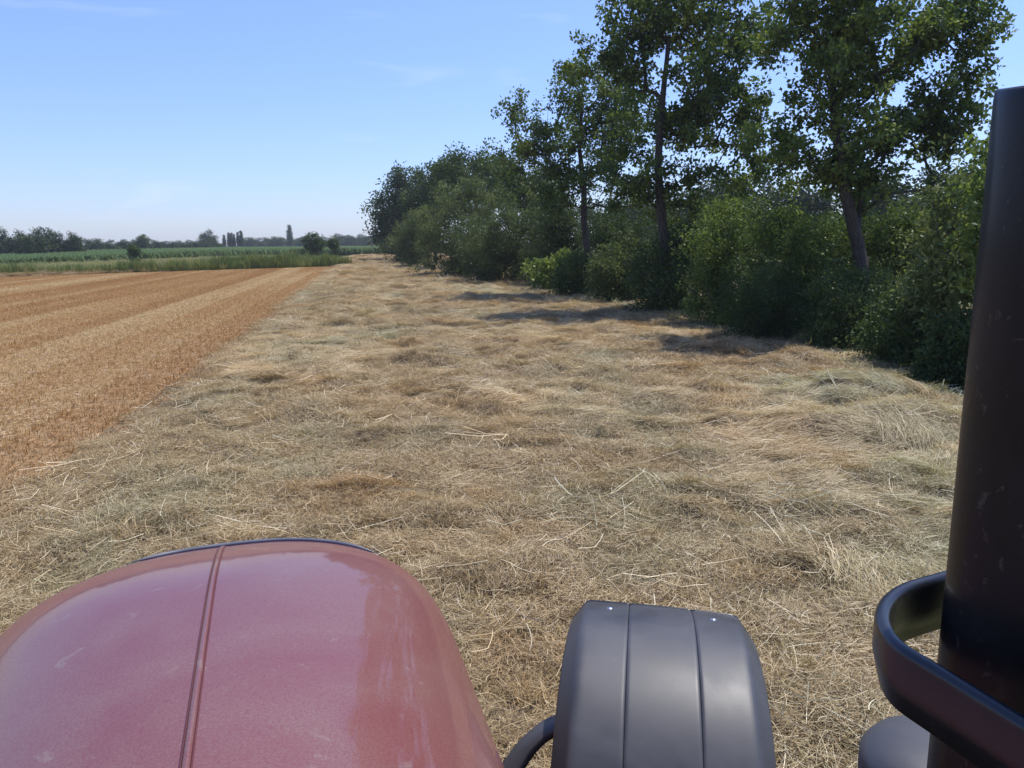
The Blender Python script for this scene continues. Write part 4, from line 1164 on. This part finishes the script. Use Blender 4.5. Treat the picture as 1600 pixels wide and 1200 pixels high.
# exhaust pipe at the right of the windscreen
pz = EYE - .47
pipe_c = np.array([.655, .862]); pr_ = .118
d_top = ray(1549, 137); ztop = EYE + d_top[2] / math.hypot(d_top[0], d_top[1]) * 1.075
prof_p = [(0, pr_ * .9), (.02, pr_), (1.0, pr_)]
zz_ = np.concatenate([np.linspace(1.2, ztop - .012, 60), [ztop - .002, ztop, ztop, ztop - .05]])
rr_ = np.concatenate([np.full(60, pr_), [pr_ - .0008, pr_ - .003, pr_ - .012, pr_ - .014]])
AZC = math.atan2(-pipe_c[1], -pipe_c[0])
K = 64; an = np.arange(K) * 2 * np.pi / K
V = np.concatenate([np.stack([pipe_c[0] + r * np.cos(an), pipe_c[1] + r * np.sin(an), z - (.030 * (1 - np.cos(an - AZC)) * 0 + .018 * np.maximum(np.cos(an - AZC), -1)) * (z > ztop - .03)], -1) for z, r in zip(zz_, rr_)])
ex = obj('exhaust_shroud', mesh_np('exhaust_shroud', to_tr(V), [grid_faces(len(zz_), K, True)], [M_BLACK], smooth=True), tr)
V, Fc = tube([(pipe_c[0], pipe_c[1], 1.15), (pipe_c[0], pipe_c[1], ztop - .10)], pr_ * .6, 32)
obj('exhaust_pipe', mesh_np('exhaust_pipe', to_tr(V), Fc, [M_BLACK], smooth=True), ex)
# guard rail hooped round the pipe: tall strip with a rounded top edge
rp = [(1530, 893), (1485, 900), (1455, 910), (1425, 917), (1398, 930), (1381, 948), (1376, 972), (1386, 995), (1405, 1018), (1450, 1042), (1520, 1086), (1600, 1135), (1700, 1196)]
rp = to_tr(np.array([G(a, b, pz) for a, b in rp]))
def rail(path):
    P = np.array(path); t = np.linspace(0, len(P) - 1, 110); i = np.arange(len(P))
    P = np.stack([np.interp(t, i, P[:, k]) for k in range(3)], -1)
    ker = np.hanning(15)[1:-1]; ker /= ker.sum(); h = len(ker) // 2
    for _ in range(3):
        Q = P.copy()
        for k in range(3): Q[h:-h, k] = np.convolve(P[:, k], ker, 'valid')
        P = Q
    T = np.gradient(P, axis=0); T /= np.linalg.norm(T, axis=1)[:, None]
    sec = [(math.cos(a) * .0095, math.sin(a) * .0095) for a in np.linspace(0, math.pi, 9)] + [(-.0095, -.034), (-.006, -.072), (.000, -.074), (.0095, -.034)]
    V = []
    for p, d in zip(P, T):
        s = np.cross(d, (0, 0, 1)); s /= np.linalg.norm(s)
        for a, b in sec: V.append(p + s * a + np.array([0, 0, b]))
    k = len(sec)
    return np.array(V), [grid_faces(len(P), k, True), np.arange(k)[None, ::-1].copy(), (np.arange(k) + (len(P) - 1) * k)[None, :]]
V, Fc = rail(rp)
obj('guard_rail', mesh_np('guard_rail', V, Fc, [M_RAIL], smooth=True), tr)
# round air-intake cap below the rail
cc = G(1482, 1196, EYE - .85)
prc = [(.0, .062), (.03, .060), (.07, .050), (.10, .036), (.122, .016), (.132, -.008), (.133, -.06), (.11, -.10), (.08, -.12), (.08, -.45)]
K = 48; an = np.arange(K) * 2 * np.pi / K
V = np.concatenate([np.stack([cc[0] + (r + .0008) * np.cos(an), cc[1] + (r + .0008) * np.sin(an), np.full(K, cc[2] + z * .6)], -1) for r, z in prc])
obj('intake_cap', mesh_np('intake_cap', to_tr(V), [grid_faces(len(prc), K, True)], [M_PLAST], smooth=True), tr)

# ------------------------------------------------------------------ summer haze in the air
Vb = np.array([(x, y, z) for z in (-1.2, 24) for y in (-120, 1520) for x in (-1420, 1420)], float)
hz_m, t, out = new_mat('haze_air')
pv_ = t.nodes.new('ShaderNodeVolumePrincipled')
pv_.inputs['Color'].default_value = (0.86, 0.92, 1.0, 1)
pv_.inputs['Density'].default_value = 0.00032
pv_.inputs['Anisotropy'].default_value = 0.3
t.links.new(pv_.outputs[0], out.inputs['Volume'])
tag(obj('haze', mesh_np('haze', Vb, [np.array([(0, 2, 3, 1), (4, 5, 7, 6), (0, 1, 5, 4), (1, 3, 7, 5), (3, 2, 6, 7), (2, 0, 4, 6)])], [hz_m])),
    'pale summer haze in the air over the far fields', 'haze', kind='stuff')
